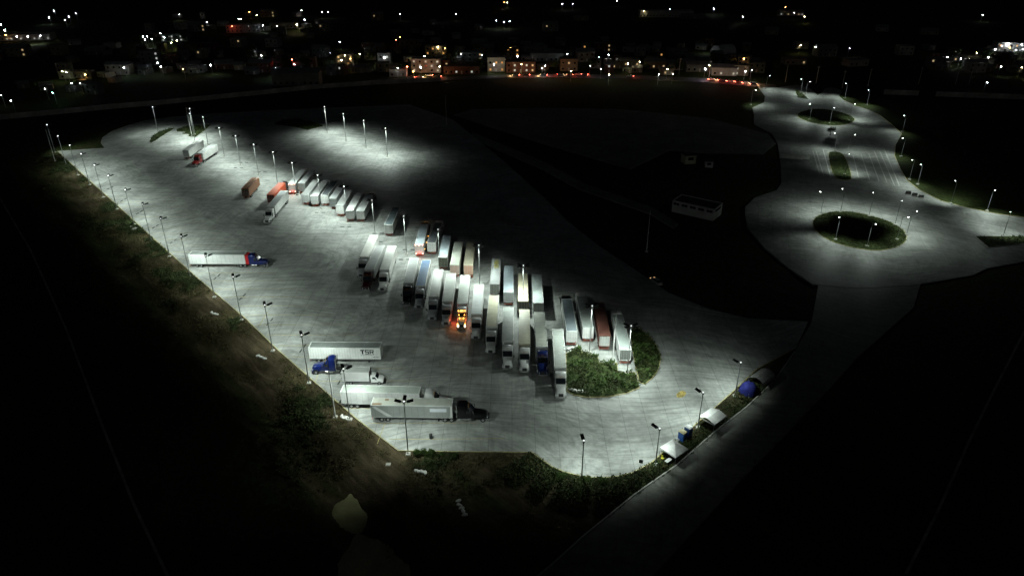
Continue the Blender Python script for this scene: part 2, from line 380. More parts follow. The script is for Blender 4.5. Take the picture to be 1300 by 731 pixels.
def island(name, poly, label, it, dens, size, n, mt, leafname, kerb_m=M_KERB, lump=0.0):
    poly = ccw(chaikin(poly, it)); cx = sum(p[0] for p in poly) / len(poly); cy = sum(p[1] for p in poly) / len(poly)
    t = thing(name, label, 'planted island')
    s = slab('soil', poly, .10, .3, M_SOIL); s.parent = t
    kerb('kerb', poly, True, -.18, -.05, .14, kerb_m, t)
    pts = scatter(poly, dens, .1)
    if lump: pts = [(x, y, z + lump * max(0, .35 + 1.1 * noise.noise((x * .42, y * .42, 3)))) for x, y, z in pts]
    if lump:
        pts = [p for p in pts if noise.noise((p[0] * .5, p[1] * .5, 7)) > -.22]
        k = [p for p in pts if noise.noise((p[0] * .3, p[1] * .3, 11)) > .08]; tufts(leafname, k, size * .8, n, M_OLIVE, t); pts = [p for p in pts if p not in set(k)]
    o = tufts(leafname, pts, size, n, mt, t); return t
island('planted_island', [(12.64,139.45), (16.15,141.87), (16.15,139.79), (19.71,138.78), (19.72,135.46), (23.84,135.46), (23.51,131.64), (27.37,131.64), (27.33,125.90), (24.32,123.88), (19.98,122.61), (15.80,122.46), (13.04,123.31), (11.80,124.74)],
       'bushy green island beside the white truck at the end of the row', 0, 9, .42, 5, M_LEAF, 'shrub_cover', M_KERBY, .7)
island('planted_island', [(29.51,151.79), (31.99,150.25), (33.73,145.79), (34.38,140.14), (33.70,135.46), (31.53,130.40), (27.89,126.19), (27.87,132.58), (28.50,142.57)],
       'curved green strip round the bend right of the grey trailer', 1, 9, .42, 5, M_LEAF, 'shrub_cover', M_KERBY, .5)
island('grass_island', [(-166.6,319.3), (-170.1,330.2), (-170.2,338.9), (-167.0,345.6), (-165.2,344.1), (-165.3,330.2), (-164.5,318.7)], 'narrow grass wedge at the far left of the lot', 1, 3, .35, 4, M_GRASS, 'grass_cover')
island('grass_island', [(-163.8,342.6), (-160.4,349.4), (-150.4,351.8), (-149.1,340.3), (-148.8,328.2), (-152.7,329.5), (-153.4,333.1), (-157.1,333.8), (-157.1,337.4), (-161.6,338.1)], 'sawtooth-edged grass island behind the red cab truck', 0, 3, .35, 4, M_GRASS, 'grass_cover')
island('grass_island', [(-119.3,351.8), (-117.7,361.4), (-110.3,363.9), (-101.4,357.4), (-93.3,348.7), (-99.2,341.1), (-107.4,347.1)], 'dark weedy island left of the four far floodlights', 0, 2, .35, 4, M_GRASS, 'grass_cover')
NEAR_I = [(100.23,220.05), (103.47,225.79), (107.89,229.50), (113.57,231.39), (119.00,230.63), (122.95,227.26), (126.30,222.89), (127.90,217.97), (127.57,212.55), (125.50,207.36), (121.55,202.37), (116.68,199.36), (111.39,197.87), (106.73,199.36), (102.64,202.37), (99.95,206.73), (98.94,212.55)]
island('roundabout_island', NEAR_I, 'large round grass island of the nearer roundabout', 1, 6, .22, 4, M_GRASS, 'grass_cover', M_KERBY)
FAR_I = [(149.1,370.7), (153.8,378.6), (160.9,384.1), (168.0,385.9), (173.4,381.3), (176.7,374.2), (176.8,365.6), (174.3,359.0), (168.0,352.6), (160.4,349.4), (155.1,351.8), (150.6,356.6), (148.6,363.1)]
island('roundabout_island', FAR_I, 'round grass island of the farther roundabout', 1, 2.5, .3, 4, M_GRASS, 'grass_cover', M_KERBY)
island('median_island', [(138.4,302.9), (141.6,304.7), (144.5,301.7), (141.3,290.1), (133.8,267.1), (130.6,264.7), (127.5,267.6), (130.7,280.3)], 'oblong grass median between the two roundabouts', 1, 3, .26, 4, M_GRASS, 'grass_cover', M_KERBY)
island('splitter_island', [(172.7,441.3), (165.1,413.5), (169.9,409.3), (172.1,425.3)], 'small triangular splitter beyond the far roundabout', 0, 1, .4, 4, M_GRASS, 'grass_cover')
island('splitter_island', [(148.42,209.28), (147.47,200.55), (160.41,203.60), (178.31,208.00), (181.05,211.89), (163.86,208.96)], 'long pointed grass splitter at the right edge', 0, 1.5, .4, 4, M_GRASS, 'grass_cover')

# verge weeds along the lot
wp = []; dp = []
for _ in range(150000):
    i = RND.randrange(len(LEFT + BOTTOM) - 1); E = LEFT + BOTTOM; a = Vector(E[i]); b_ = Vector(E[i + 1])
    d = (b_ - a)
    if d.length < .1 or RND.random() > d.length / 45: continue
    q = a + d * RND.random() + Vector((d.y, -d.x)).normalized() * (abs(RND.gauss(0, 9)) + .4)
    if inside(q, LOT) or inside(q, ROAD): continue
    k = noise.noise((q.x * .09, q.y * .09, 5.5)) + .5 * noise.noise((q.x * .3, q.y * .3, 8.8)) - .1
    if k > .2: wp.append((q.x, q.y, gz(q.x, q.y)))
    elif k > -.32 and RND.random() < .55: dp.append((q.x, q.y, gz(q.x, q.y)))
stuff(tufts('green_weeds', wp, .36, 6, M_GRASS, None, .3), 'low green weeds growing along the verge of the lot', 'weeds')
stuff(tufts('dry_weeds', dp, .3, 4, M_DRY, None, .3), 'dry brown weeds scattered over the dirt verge', 'weeds')
sp = []
E = [LOT[i] for i in range(11, 24)]
for _ in range(9000):
    i = RND.randrange(len(E) - 1); a = Vector(E[i]); d = Vector(E[i + 1]) - a
    q = a + d * RND.random() + Vector((d.y, -d.x)).normalized() * RND.uniform(.3, 9)
    if not inside(q, LOT) and not inside(q, ROAD): sp.append((q.x, q.y, gz(q.x, q.y)))
stuff(tufts('median_grass', sp, .32, 6, M_GRASS, None, .3), 'thick grass on the strip between the bend and the side road', 'grass')

# ---------------------------------------------------------------- lamps
M_STEEL = mat('galvanised_steel', (.34, .35, .35), .45, .6, var=.12, scale=2)
M_BLACK = mat('lamp_housing', (.018, .018, .018), .5, var=0)
M_FOOT = mat('pole_footing', (.42, .41, .37), .8, var=.15, scale=2)
M_LENS = glow('floodlight_lens', (.92, 1.0, .97), 20)
ME = {}
def pole_mesh(h, r0, r1):
    k = ('pole', h, r0, r1)
    if k not in ME: ME[k] = MB().tube((0, 0, -.3), (0, 0, h), r0, r1, 10).mesh('pole', True)
    return ME[k]
ME['foot'] = MB().loft([[(-.45, -.45, -.4), (.45, -.45, -.4), (.45, .45, -.4), (-.45, .45, -.4)], [(-.45, -.45, .22), (.45, -.45, .22), (.45, .45, .22), (-.45, .45, .22)], [(-.36, -.36, .3), (.36, -.36, .3), (.36, .36, .3), (-.36, .36, .3)]]).mesh('footing')
ME['cap'] = MB().box(-.17, .17, -.17, .17, -.22, .16).mesh('junction_box')
_h = MB().box(-.30, .30, .55, 1.75, -.03, .05).box(-.30, -.27, .55, 1.75, -.13, -.03).box(.27, .30, .55, 1.75, -.13, -.03).box(-.27, .27, .55, .58, -.13, -.03).box(-.27, .27, 1.72, 1.75, -.13, -.03)
for _i in range(5): _h.box(-.27, .27, .65 + _i * .22, .72 + _i * .22, .05, .10)
_h.box(-.05, .05, .0, .56, -.04, .04)
ME['head'] = _h.mesh('lamp_head')
ME['lens'] = MB().box(-.25, .25, .6, 1.7, -.055, -.035).mesh('lens')
ME['dot'] = MB().ball((0, 0, 0), .17, .17, .13, 8, 4).mesh('added_top_glow')
M_DOT = glow('added_top_glow', (.93, 1.0, .97), 7); M_DOT2 = glow('added_top_glow_dim', (.93, 1.0, .97), 1.3)  # added glowing balls: bright spot of the lamp-lit pole top, not real lamps
def flood(xy, label, dirs, group, h=12.0, watts=1.0, tilt=12, aim_t=38, cone=150, lit=True, single=False, lean=(-.24, -.26)):
    """A floodlight mast; dirs are the compass bearings (degrees from +X) its heads look to."""
    x, y = xy
    t = thing('floodlight_pole', label, 'floodlight', (x, y, gz(x, y) if not inside(xy, LOT) else 0), 0, group)
    obj('pole', pole_mesh(h, .13, .075), M_STEEL, t); obj('footing', ME['foot'], M_FOOT, t); obj('junction_box', ME['cap'], M_STEEL, t, (0, 0, h))
    if lit: obj('added_top_glow', ME['dot'], M_DOT if y > 215 else M_DOT2, t, (0, 0, h + .26))
    for a in dirs:
        rz = math.radians(a - 90)
        hd = obj('lamp_head', ME['head'], M_BLACK, t, (0, 0, h), (math.radians(tilt), 0, rz))
        if lit: obj('lens', ME['lens'], M_LENS, hd)
        if lit and not single:
            ar = math.radians(a); st, ct = math.sin(math.radians(aim_t)), math.cos(math.radians(aim_t))
            lamp('SPOT', 'floodlight_beam', t, (math.cos(ar) * 1.15, math.sin(ar) * 1.15, h - .1), FLOOD * watts, COOL, (math.cos(ar) * st, math.sin(ar) * st, -ct), .22, cone, .95)
    if lit and single: lamp('SPOT', 'floodlight_beam', t, (*(Vector(lean).normalized() * 1.15), h - .15), FLOOD * watts * len(dirs), COOL, (*lean, -1), .3, cone, .9)
    return t
EG = 'floodlights along the left edge of the lot'
left_poles = [(-200.1,304.6), (-184.6,285.8), (-172.5,272.7), (-161.6,260.9), (-149.08,246.68), (-137.94,234.48), (-125.10,220.05), (-113.32,206.73), (-102.36,194.68), (-90.79,181.34), (-79.07,168.50), (-67.57,156.14), (-55.26,141.52), (-43.44,128.42), (-31.91,115.60)]
for i, q in enumerate(left_poles):
    flood((q[0] - .8, q[1] - .6), ('%s-headed floodlight on the left edge, %s pole counting from the far corner') % ('single' if i < 2 else 'twin', ordw(i)), (112, 34) if i > 1 else (18,), EG, watts=2.15, aim_t=30, cone=124)
flood((lambda q: (q[0], q[1] - .8))((-19.57,105.34)), 'three-headed floodlight at the near corner in front of the grey trailer', (10, 90, 170), EG, watts=1.4, aim_t=28, cone=118)
RG = 'floodlights of the middle row'
X4 = (20, 70, 110, 160, 250, 290)
mid = [((-170.0,336.7), 'twin-headed floodlight beside the narrow grass wedge', (20, 160)), ((-147.1,323.4), 'four-headed floodlight on the sawtooth grass island, nearest of that cluster', None), ((-151.0,333.1), 'four-headed floodlight on the sawtooth grass island, behind its cluster', None),
       ((-138.4,316.7), 'four-headed floodlight just behind the truck with the red cab', None), ((-124.2,297.8), 'four-headed floodlight right of the truck with the red cab', None), ((-112.7,284.8), 'second four-headed floodlight right of the truck with the red cab', None),
       ((-101.2,272.1), 'four-headed floodlight behind the brown container trailer', None), ((-90.6,261.9), 'four-headed floodlight behind the orange-red trailer', None), ((-79.56,248.22), 'four-headed floodlight beside the trailer with red rear lights lit, far group', None),
       ((-66.84,234.09), 'four-headed floodlight in front of the block of white trailers', None), ((-55.29,222.17), 'four-headed floodlight amid the block of white trailers', None), ((-43.77,209.16), 'four-headed floodlight behind the silver and dark red cab trucks', None),
       ((-32.01,195.66), 'four-headed floodlight left of the near trailer with red rear lights', None), ((-20.90,185.30), 'four-headed floodlight in front of the blue-grey roofed trailer', None), ((-8.92,174.21), 'four-headed floodlight behind the trailer with the brightest white roof', None),
       ((2.87,161.54), 'four-headed floodlight between the two cream-roofed trailers', None), ((18.11,140.27), 'four-headed floodlight at the rear of the grey trailers near the island', None), ((25.57,131.32), 'four-headed floodlight in the right end of the bushy island', None)]
for q, lb, d in mid: flood(q, lb, d or (30, 150, 210, 330), RG, watts=1.12, single=True, cone=146, lean=(-.1, -.1))
for i, q in enumerate([(-88.8,337.0), (-76.9,322.9), (-65.3,310.5), (-53.6,297.2)]):
    flood(q, 'four-headed floodlight, %s from the left of the four standing alone at the back' % ordw(i), (0, 300, 200, 100), 'four floodlights at the back of the lot', watts=1.25, single=True, cone=150, lean=(.05, -.15))
right_poles = [((12.08,98.70), 98, 'single-headed floodlight at the bottom of the bend, in the verge'), ((26.02,102.13), 135, 'single-headed floodlight left of the pyramid tent'), ((36.43,113.06), 135, 'single-headed floodlight behind the blue portable toilets'), ((46.73,123.59), 140, 'single-headed floodlight left of the blue tarp shelter')]
for q, a, lb in right_poles: flood((q[0] + .5, q[1] - .6), lb, (a,), 'floodlights round the bend', h=8.3, watts=1.8, aim_t=30, cone=164)
M_MASTC = mat('mast_steel', (.6, .6, .58), .6, .0, var=.1, scale=2)
def mast(xy, h, label):
    t = thing('steel_mast', label, 'mast', (*xy, gz(*xy) if not inside(xy, LOT) else 0), 0, 'bare steel masts')
    obj('pole', pole_mesh(h, .16, .07), M_MASTC, t); obj('footing', ME['foot'], M_FOOT, t)
    obj('camera', MB().box(-.12, .12, -.3, .3, h - .1, h + .12).tube((0, 0, h - .6), (0, 0, h - .1), .1, .1, 6).tube((0, .3, h), (0, .4, h), .08, .08, 6), M_BLACK, t)
mast((-193.1,290.5), 14.2, 'bare steel mast without lamps at the far left corner')
mast((-35.83,115.73), 14.2, 'bare steel mast without lamps on the dirt left of the white blocks')
mast((-151.2,330.2), 14.0, 'bare steel mast rising from the sawtooth grass island')
mast((-32.8,353.0), 15.0, 'bare steel mast standing alone in the dark beyond the lot')
mast((41.25,198.17), 14.0, 'bare steel mast in the dark left of the white building')
mast((22.78,135.13), 14.0, 'bare steel mast on the concrete pad beside the brown-roofed trailer')

ME['cobra'] = MB().tube((0, 0, 7.7), (0, 1.2, 8.1), .05, .04, 6).loft([[(-.12, 1.1, 8.05), (.12, 1.1, 8.05), (.12, 1.1, 8.17), (-.12, 1.1, 8.17)], [(-.17, 1.5, 8.06), (.17, 1.5, 8.06), (.17, 1.5, 8.2), (-.17, 1.5, 8.2)], [(-.1, 1.95, 8.12), (.1, 1.95, 8.12), (.1, 1.95, 8.18), (-.1, 1.95, 8.18)]]).mesh('lamp_head')
ME['cobra_lens'] = MB().ball((0, 1.5, 8.04), .2, .26, .14, 8, 4).mesh('lens')
M_SLENS = glow('street_lamp_lens', (.92, 1.0, .95), 22)
def street(xy, a, label, watts=1.0, lit=True):
    t = thing('street_lamp', label, 'street lamp', (*xy, 0), math.radians(a - 90), 'street lamps of the roundabouts')
    obj('pole', pole_mesh(7.8, .09, .055), M_STEEL, t); h = obj('lamp_head', ME['cobra'], M_STEEL, t); obj('footing', ME['foot'], M_FOOT, t)
    obj('lens', ME['cobra_lens'], M_SLENS if watts > .2 else glow('dim_lamp_lens', (.9, .95, .9), 6), h)
    if lit: lamp('SPOT', 'street_lamp_beam', t, (0, 1.5, 7.8), 5000 * watts, COOL, (0, .5, -1), .2, 142, .85)
NI = 'nearer roundabout island'
for q, a, lb in (((106.23,228.37), 150, 'street lamp at the left tip of the ' + NI), ((114.02,230.63), 100, 'street lamp on the back rim of the %s, left one' % NI), ((122.25,226.89), 75, 'street lamp on the back rim of the %s, middle one' % NI),
                 ((127.35,219.00), 55, 'street lamp on the back rim of the %s, right one' % NI), ((127.05,210.58), 15, 'street lamp at the right tip of the ' + NI), ((102.60,206.73), 230, 'street lamp on the front rim of the %s, left one' % NI),
                 ((110.24,201.46), 280, 'street lamp on the front rim of the %s, middle one' % NI), ((122.06,206.73), 320, 'shorter street lamp on the front rim of the %s, right one' % NI)):
    street(q, a, lb, .62)
for i, (q, a) in enumerate((((188.2,337.8), 200), ((167.9,297.5), 190), ((156.0,266.5), 205), ((156.2,260.7), 215), ((157.13,239.23), 80), ((165.78,232.00), 250))):
    street(q, a, 'street lamp on the outer verge right of the roundabouts, %s from the far end' % ordw(i), (.35, .55, .35, .6, .9, .9)[i])
street((157.05,208.96), 60, 'street lamp on the pointed grass splitter at the right edge', .7)
for q, a, lb, w in (((142.2,305.3), 180, 'street lamp at the far end of the oblong median, left one', .5), ((147.1,302.9), 0, 'street lamp at the far end of the oblong median, right one', .4), ((133.0,272.6), 60, 'bright street lamp at the near end of the oblong median', .8),
                    ((152.7,362.3), 190, 'street lamp on the farther roundabout island, left one', .75), ((160.1,355.0), 270, 'street lamp on the farther roundabout island, middle one', .75), ((172.6,361.4), 20, 'street lamp on the farther roundabout island, right one', .75),
                    ((171.8,427.5), 200, 'left street lamp of the pair on the triangular splitter', .7), ((172.2,420.9), 300, 'right street lamp of the pair on the triangular splitter', .7), ((192.6,414.5), 200, 'street lamp at the mouth of the loop road past the far roundabout', .7),
                    ((197.3,396.3), 210, 'bright street lamp on the verge right of the far roundabout', .8), ((132.7,396.3), 330, 'curved street lamp left of the far roundabout', .6), ((154.6,438.9), 300, 'small street lamp by the highway junction', .5)):
    street(q, a, lb, w)

# ---------------------------------------------------------------- vehicles
M_TYRE = mat('tyre_rubber', (.02, .02, .02), .8, var=.1, scale=4)
M_RIM = mat('wheel_rim', (.45, .45, .46), .35, .8, var=.1, scale=4)
M_CHAS = mat('chassis_dark', (.03, .03, .032), .6, var=.1, scale=2)
M_GLASS = mat('dark_glass', (.012, .015, .018), .08, var=0, spec=.6)
M_CHROME = mat('chrome', (.6, .6, .6), .2, .9, var=.05)
M_TAIL = mat('tail_lamp_red', (.30, .015, .01), .3, var=0)
M_TAILON = glow('tail_lamp_lit', (1.0, .10, .06), 60)
M_TAILHOT = glow('tail_lamp_hot', (1.0, .40, .30), 14)
M_AMBER = mat('amber_lamp', (.45, .18, .02), .3, var=0)
M_AMBERON = glow('amber_lamp_lit', (1.0, .40, .05), 25)
M_HEAD = mat('headlamp', (.6, .62, .65), .15, var=0, spec=.8)
M_HEADON = glow('headlamp_lit', (1.0, .75, .42), 30)
M_REDW = mat('underride_red', (.40, .10, .06), .6, var=.25, scale=2)
def wheel_meshes(w, r):
    k = ('wh', w, r)
    if k not in ME:
        n = 14; ring = lambda x, rr: [(x, rr * math.cos(6.2832 * i / n), rr * math.sin(6.2832 * i / n)) for i in range(n)]
        ME[k] = (MB().loft([ring(-w / 2, r * .86), ring(-w / 2 + .05, r), ring(w / 2 - .05, r), ring(w / 2, r * .86)]).mesh('wheel', True),
                 MB().loft([ring(-w / 2 - .012, r * .55), ring(w / 2 + .012, r * .55)]).mesh('rim', True))
    return ME[k]
def wheel(parent, x, y, w, r=.5):
    a, b = wheel_meshes(w, r); o = obj('wheel', a, M_TYRE, parent, (x, y, r)); obj('rim', b, M_RIM, o); return o
PAINT = {}
def paint(c, rough=.35, stripes=0.0, var=.1):
    k = (c, stripes, var)
    if k not in PAINT: PAINT[k] = mat('paint_%d' % len(PAINT), c, rough, 0, var=var, scale=.35, stripes=stripes)
    return PAINT[k]
def trailer_meshes(Lt):
    k = ('tr', Lt)
    if k in ME: return ME[k]
    y0, y1, w = -Lt / 2, Lt / 2, 1.3
    r = lambda y, ww, z: [(-ww, y, z), (ww, y, z)]
    body = MB().box(-w, w, y0, y1, 1.18, 3.98)
    rail = MB().box(-w - .012, -w + .1, y0 - .012, y1 + .012, 3.9, 4.06).box(w - .1, w + .012, y0 - .012, y1 + .012, 3.9, 4.06).box(-w + .1, w - .1, y0 - .012, y0 + .13, 3.9, 4.057).box(-w + .1, w - .1, y1 - .12, y1 + .012, 3.9, 4.057)
    skirt = MB().box(-w - .015, -w + .05, y0, y1, 1.08, 1.24).box(w - .05, w + .015, y0, y1, 1.08, 1.24)
    roof = MB()
    n = int(Lt / 1.2)
    for i in range(n):
        a = y0 + .14 + (Lt - .28) * i / n; b = y0 + .14 + (Lt - .28) * (i + 1) / n
        roof.box(-w + .11, w - .11, a + .012, b - .012, 3.97, 4.012 + .006 * (i % 2))
    door = MB().box(-.6, .6, -.05, 0, 0, 2.62)
    for z in (.35, 1.25, 2.2): door.box(.52, .6, -.075, -.05, z, z + .12)
    rod = MB().tube((0, -.085, .02), (0, -.085, 2.6), .028, .028, 6).box(-.03, .22, -.1, -.07, .95, 1.0)
    frame = MB().box(-w - .008, -w + .1, y0 - .1, y0 - .0125, 1.1, 4.0).box(w - .1, w + .008, y0 - .1, y0 - .0125, 1.1, 4.0).box(-w + .1, w - .1, y0 - .1, y0 - .0125, 1.05, 1.24).box(-w + .1, w - .1, y0 - .1, y0 - .0125, 3.88, 4.0)
    guard = MB().box(-1.2, 1.2, y0 - .12, y0 - .02, .5, .62).box(-.7, -.6, y0 - .1, y0 - .03, .62, 1.06).box(.6, .7, y0 - .1, y0 - .03, .62, 1.06)
    bogie = MB().box(-.5, -.38, y0 + .6, y1 - 1.2, .82, 1.1).box(.38, .5, y0 + .6, y1 - 1.2, .82, 1.1)
    for q in (1.9, 3.15): bogie.box(-.95, .95, y0 + q - .08, y0 + q + .08, .42, .58)
    for i in range(6): bogie.box(-1.2, 1.2, y0 + 4.5 + i * (Lt - 6) / 6, y0 + 4.6 + i * (Lt - 6) / 6, 1.0, 1.12)
    leg = MB().box(-.07, .07, -.07, .07, .12, 1.15).box(-.16, .16, -.16, .16, .0, .1)
    tail = MB().box(-.16, .16, -.05, 0, -.06, .06)
    ME[k] = dict(body=body.mesh('box_body'), rail=rail.mesh('roof_rail'), skirt=skirt.mesh('bottom_rail'), roof=roof.mesh('roof'), door=door.mesh('rear_door'), rod=rod.mesh('lock_rod'), frame=frame.mesh('door_frame'),
                 guard=guard.mesh('underride_guard'), bogie=bogie.mesh('undercarriage'), leg=leg.mesh('landing_leg'), tail=tail.mesh('tail_lamp'))
    return ME[k]
def add_trailer(t, Lt, side, roof, door=None, rail=None, lit=False, stripes=1.22, legs=True, guard=None, marks=None):
    m = trailer_meshes(Lt); y0, y1 = -Lt / 2, Lt / 2
    door = door or side; rail = rail or side
    b = obj('box_body', m['body'], paint(side, .4, stripes), t)
    obj('roof', m['roof'], paint(roof, .5), t); obj('roof_rail', m['rail'], paint(rail, .4), t); obj('bottom_rail', m['skirt'], paint(tuple(c * .8 for c in rail), .4), t)
    obj('door_frame', m['frame'], paint(rail, .4), t)
    for s in (-1, 1):
        d = obj('rear_door', m['door'], paint(door, .4), t, (s * .6 + s * .005, y0 - .0125, 1.25), (0, 0, 0))
        for q in (-.25, .25): obj('lock_rod', m['rod'], M_RIM, d, (q, 0, 0))
    obj('underride_guard', m['guard'], guard or M_REDW, t); obj('undercarriage', m['bogie'], M_CHAS, t)
    for s in (-1, 1):
        obj('tail_lamp', m['tail'], M_TAILHOT if lit else M_TAIL, t, (s * .95, y0 - .11, 1.13))
        for q in (1.9, 3.15): wheel(t, s * .98, y0 + q, .58)
        obj('landing_leg', m['leg'], M_CHAS, t, (s * .8, y1 - 2.9, 0))
    if lit:
        for q in (-1.05, -.18, 0, .18, 1.05): obj('marker_lamp', m['tail'], M_TAILHOT, t, (q, y0 - .11, 3.94))
        for q in (-5, 0, 5):
            obj('side_marker', MB().box(-.04, .04, -.08, .08, -.05, .05), M_AMBERON, t, (1.33, q, 1.2))
        lamp('POINT', 'tail_lamp_glow', t, (0, y0 - .7, 1.1), 60, (1, .13, .08), size=.2)
    return b
def sec(y, w, zb, zt, b): return [(-w, y, zb), (-w, y, zt - b), (-w + b * .35, y, zt - b * .3), (-w + b, y, zt), (w - b, y, zt), (w - b * .35, y, zt - b * .3), (w, y, zt - b), (w, y, zb)]
CABM = {}
def tractor_meshes(k):
    if k in CABM: return CABM[k]
    CABM[k] = _tractor_meshes()
    for key, me in CABM[k].items():
        if key not in ('frame', 'mud', 'stack', 'roofl'):
            for v in me.vertices: v.co.y *= k
    return CABM[k]
def _tractor_meshes():
    CABM = {}
    c = MB().loft([sec(0, 1.14, .95, 3.6, .22), sec(.06, 1.2, .95, 3.72, .22), sec(.8, 1.21, .95, 3.86, .26), sec(1.5, 1.2, .95, 3.8, .3), sec(1.95, 1.17, .95, 3.5, .3), sec(2.12, 1.14, .95, 3.22, .2),
                   sec(2.16, 1.13, .95, 3.14, .12), sec(3.02, 1.08, .95, 2.16, .1), sec(3.1, 1.06, .9, 2.08, .2), sec(4.2, .98, .85, 2.0, .26), sec(5.2, .90, .75, 1.86, .3), sec(5.6, .84, .7, 1.66, .32), sec(5.72, .76, .7, 1.5, .3)])
    CABM['cab'] = c.mesh('cab', True)
    f = MB()
    prof = [(4.15, .62), (4.2, .95), (4.4, 1.2), (4.8, 1.32), (5.2, 1.28), (5.55, 1.05), (5.68, .62)]
    f.loft([[(-.15, y, z - .07), (.17, y, z - .12), (.17, y, z), (-.15, y, z + .05)] for y, z in prof])
    CABM['fender'] = f.mesh('fender', True)
    CABM['bumper'] = MB().loft([[(-1.2, 5.45, .42), (1.2, 5.45, .42), (1.2, 5.45, .86), (-1.2, 5.45, .86)], [(-1.2, 5.75, .42), (1.2, 5.75, .42), (1.2, 5.75, .86), (-1.2, 5.75, .86)], [(-.95, 5.98, .44), (.95, 5.98, .44), (.95, 5.98, .84), (-.95, 5.98, .84)]]).mesh('bumper')
    CABM['ws'] = MB().loft([[(-1.07, 2.17, 3.10), (1.07, 2.17, 3.10), (1.07, 2.2, 3.15), (-1.07, 2.2, 3.15)], [(-1.03, 3.0, 2.16), (1.03, 3.0, 2.16), (1.03, 3.04, 2.21), (-1.03, 3.04, 2.21)]]).mesh('windscreen')
    CABM['sidew'] = MB().box(-.02, .02, 1.6, 2.5, 2.05, 2.75).mesh('side_window')
    CABM['door'] = MB().box(-.015, .015, 1.45, 2.7, 1.05, 2.85).mesh('door')
    g = MB().box(-.5, .5, 5.69, 5.76, .78, 1.46)
    for i in range(6): g.box(-.46, .46, 5.76, 5.785, .82 + i * .11, .86 + i * .11)
    CABM['grille'] = g.mesh('grille')
    CABM['lamp'] = MB().loft([[(-.12, 5.52, 1.0), (.14, 5.5, 1.0), (.14, 5.5, 1.22), (-.12, 5.52, 1.22)], [(-.12, 5.74, 1.0), (.12, 5.68, 1.0), (.12, 5.68, 1.2), (-.12, 5.74, 1.2)]]).mesh('headlight')
    CABM['tank'] = MB().tube((0, .5, .72), (0, 2.6, .72), .32, .32, 12).mesh('fuel_tank', True)
    CABM['mirror'] = MB().box(-.1, .1, 3.02, 3.12, 1.95, 2.6).tube((0, 3.05, 2.0), (-.35, 2.9, 1.95), .02, .02, 5).tube((0, 3.05, 2.5), (-.35, 2.8, 2.6), .02, .02, 5).mesh('mirror')
    CABM['stack'] = MB().tube((0, -.2, .9), (0, -.2, 3.6), .075, .075, 8).tube((0, -.2, 3.6), (0, -.32, 3.85), .075, .07, 8).mesh('exhaust_stack', True)
    CABM['frame'] = MB().box(-.48, -.34, -3.2, 4.7, .72, .98).box(.34, .48, -3.2, 4.7, .72, .98).box(-.34, .34, -3.18, -3.05, .72, .95).box(-.6, .6, -2.3, -1.4, .98, 1.12).box(-.45, .45, -.9, -.05, .98, 1.03).box(-1.0, 1.0, -2.63, -2.47, .42, .58).box(-1.0, 1.0, -1.35, -1.19, .42, .58).box(-.95, .95, 4.1, 4.3, .4, .56).mesh('chassis_frame')
    CABM['mud'] = MB().box(-.3, .3, -3.25, -3.22, .2, .98).mesh('mud_flap')
    CABM['roofl'] = MB().box(-.07, .07, -.05, .05, -.03, .05).mesh('marker_lamp')
    CABM['visor'] = MB().loft([[(-1.0, 2.12, 3.2), (1.0, 2.12, 3.2), (1.0, 2.14, 3.24), (-1.0, 2.14, 3.24)], [(-.95, 2.36, 3.14), (.95, 2.36, 3.14), (.95, 2.37, 3.17), (-.95, 2.37, 3.17)]]).mesh('sun_visor')
    return CABM
def add_tractor(t, y, col, col2=None, lit=None, fairing=None, k=.9):
    """Conventional sleeper tractor; y is the back of its sleeper, nose towards +Y."""
    m = tractor_meshes(k); p = paint(col, .28, 0, .06); L = (0, y, 0)
    cab = obj('cab', m['cab'], p, t, L); obj('windscreen', m['ws'], M_GLASS, cab)
    for s in (-1, 1):
        d = obj('door', m['door'], p, cab, (s * 1.16, 0, 0)); obj('side_window', m['sidew'], M_GLASS, cab, (s * 1.172, 0, 0))
        obj('fender', m['fender'], p, t, (s * 1.0, y, 0), (0, 0, 0) if s > 0 else (0, 0, 0))
        obj('headlight', m['lamp'], M_HEADON if lit == 'front' else M_HEAD, cab, (s * .80, 0, 0))
        obj('fuel_tank', m['tank'], M_CHROME, t, (s * .98, y, 0)); obj('mirror', m['mirror'], M_CHAS, cab, (s * 1.45, 0, 0)).scale.x = s
        obj('exhaust_stack', m['stack'], M_CHROME, t, (s * 1.02, y, 0))
        wheel(t, s * 1.03, y + 4.79 * k, .3, .52)
        for q in (-2.55, -1.27): wheel(t, s * .95, y + q, .58)
        obj('mud_flap', m['mud'], M_CHAS, t, (s * .9, y, 0))
    obj('bumper', m['bumper'], M_CHROME if col2 is None else paint(col2, .3), t, L); obj('grille', m['grille'], M_CHAS, cab); obj('chassis_frame', m['frame'], M_CHAS, t, L); obj('sun_visor', m['visor'], M_CHAS if lit is None else p, cab)
    for q in (-.8, -.25, 0, .25, .8): obj('marker_lamp', m['roofl'], M_AMBERON if lit else M_AMBER, cab, (q, 2.1 * k, 3.52))
    if lit == 'front':
        for s in (-1, 1):
            obj('turn_lamp', m['roofl'], M_AMBERON, cab, (s * .95, 5.45 * k, 1.45)); obj('turn_lamp', m['roofl'], M_AMBERON, cab, (s * .5, 3.6 * k, 2.18)); obj('turn_lamp', m['roofl'], M_AMBERON, cab, (s * .7, 2.9 * k, 2.72))
            lamp('POINT', 'turn_lamp_glow', t, (s * 1.5, y + 4.4, 1.5), 40, (1, .30, .05), size=.15)
            lamp('POINT', 'side_lamp_glow', t, (s * 1.8, y + 2.2, 1.2), 70 if s > 0 else 25, (1, .10, .05), size=.15)
        lamp('POINT', 'turn_lamp_glow', t, (0, y + 3.6, 2.8), 18, (1, .42, .08), size=.15)
    return cab
VG = 'parked trucks and trailers of the middle row'
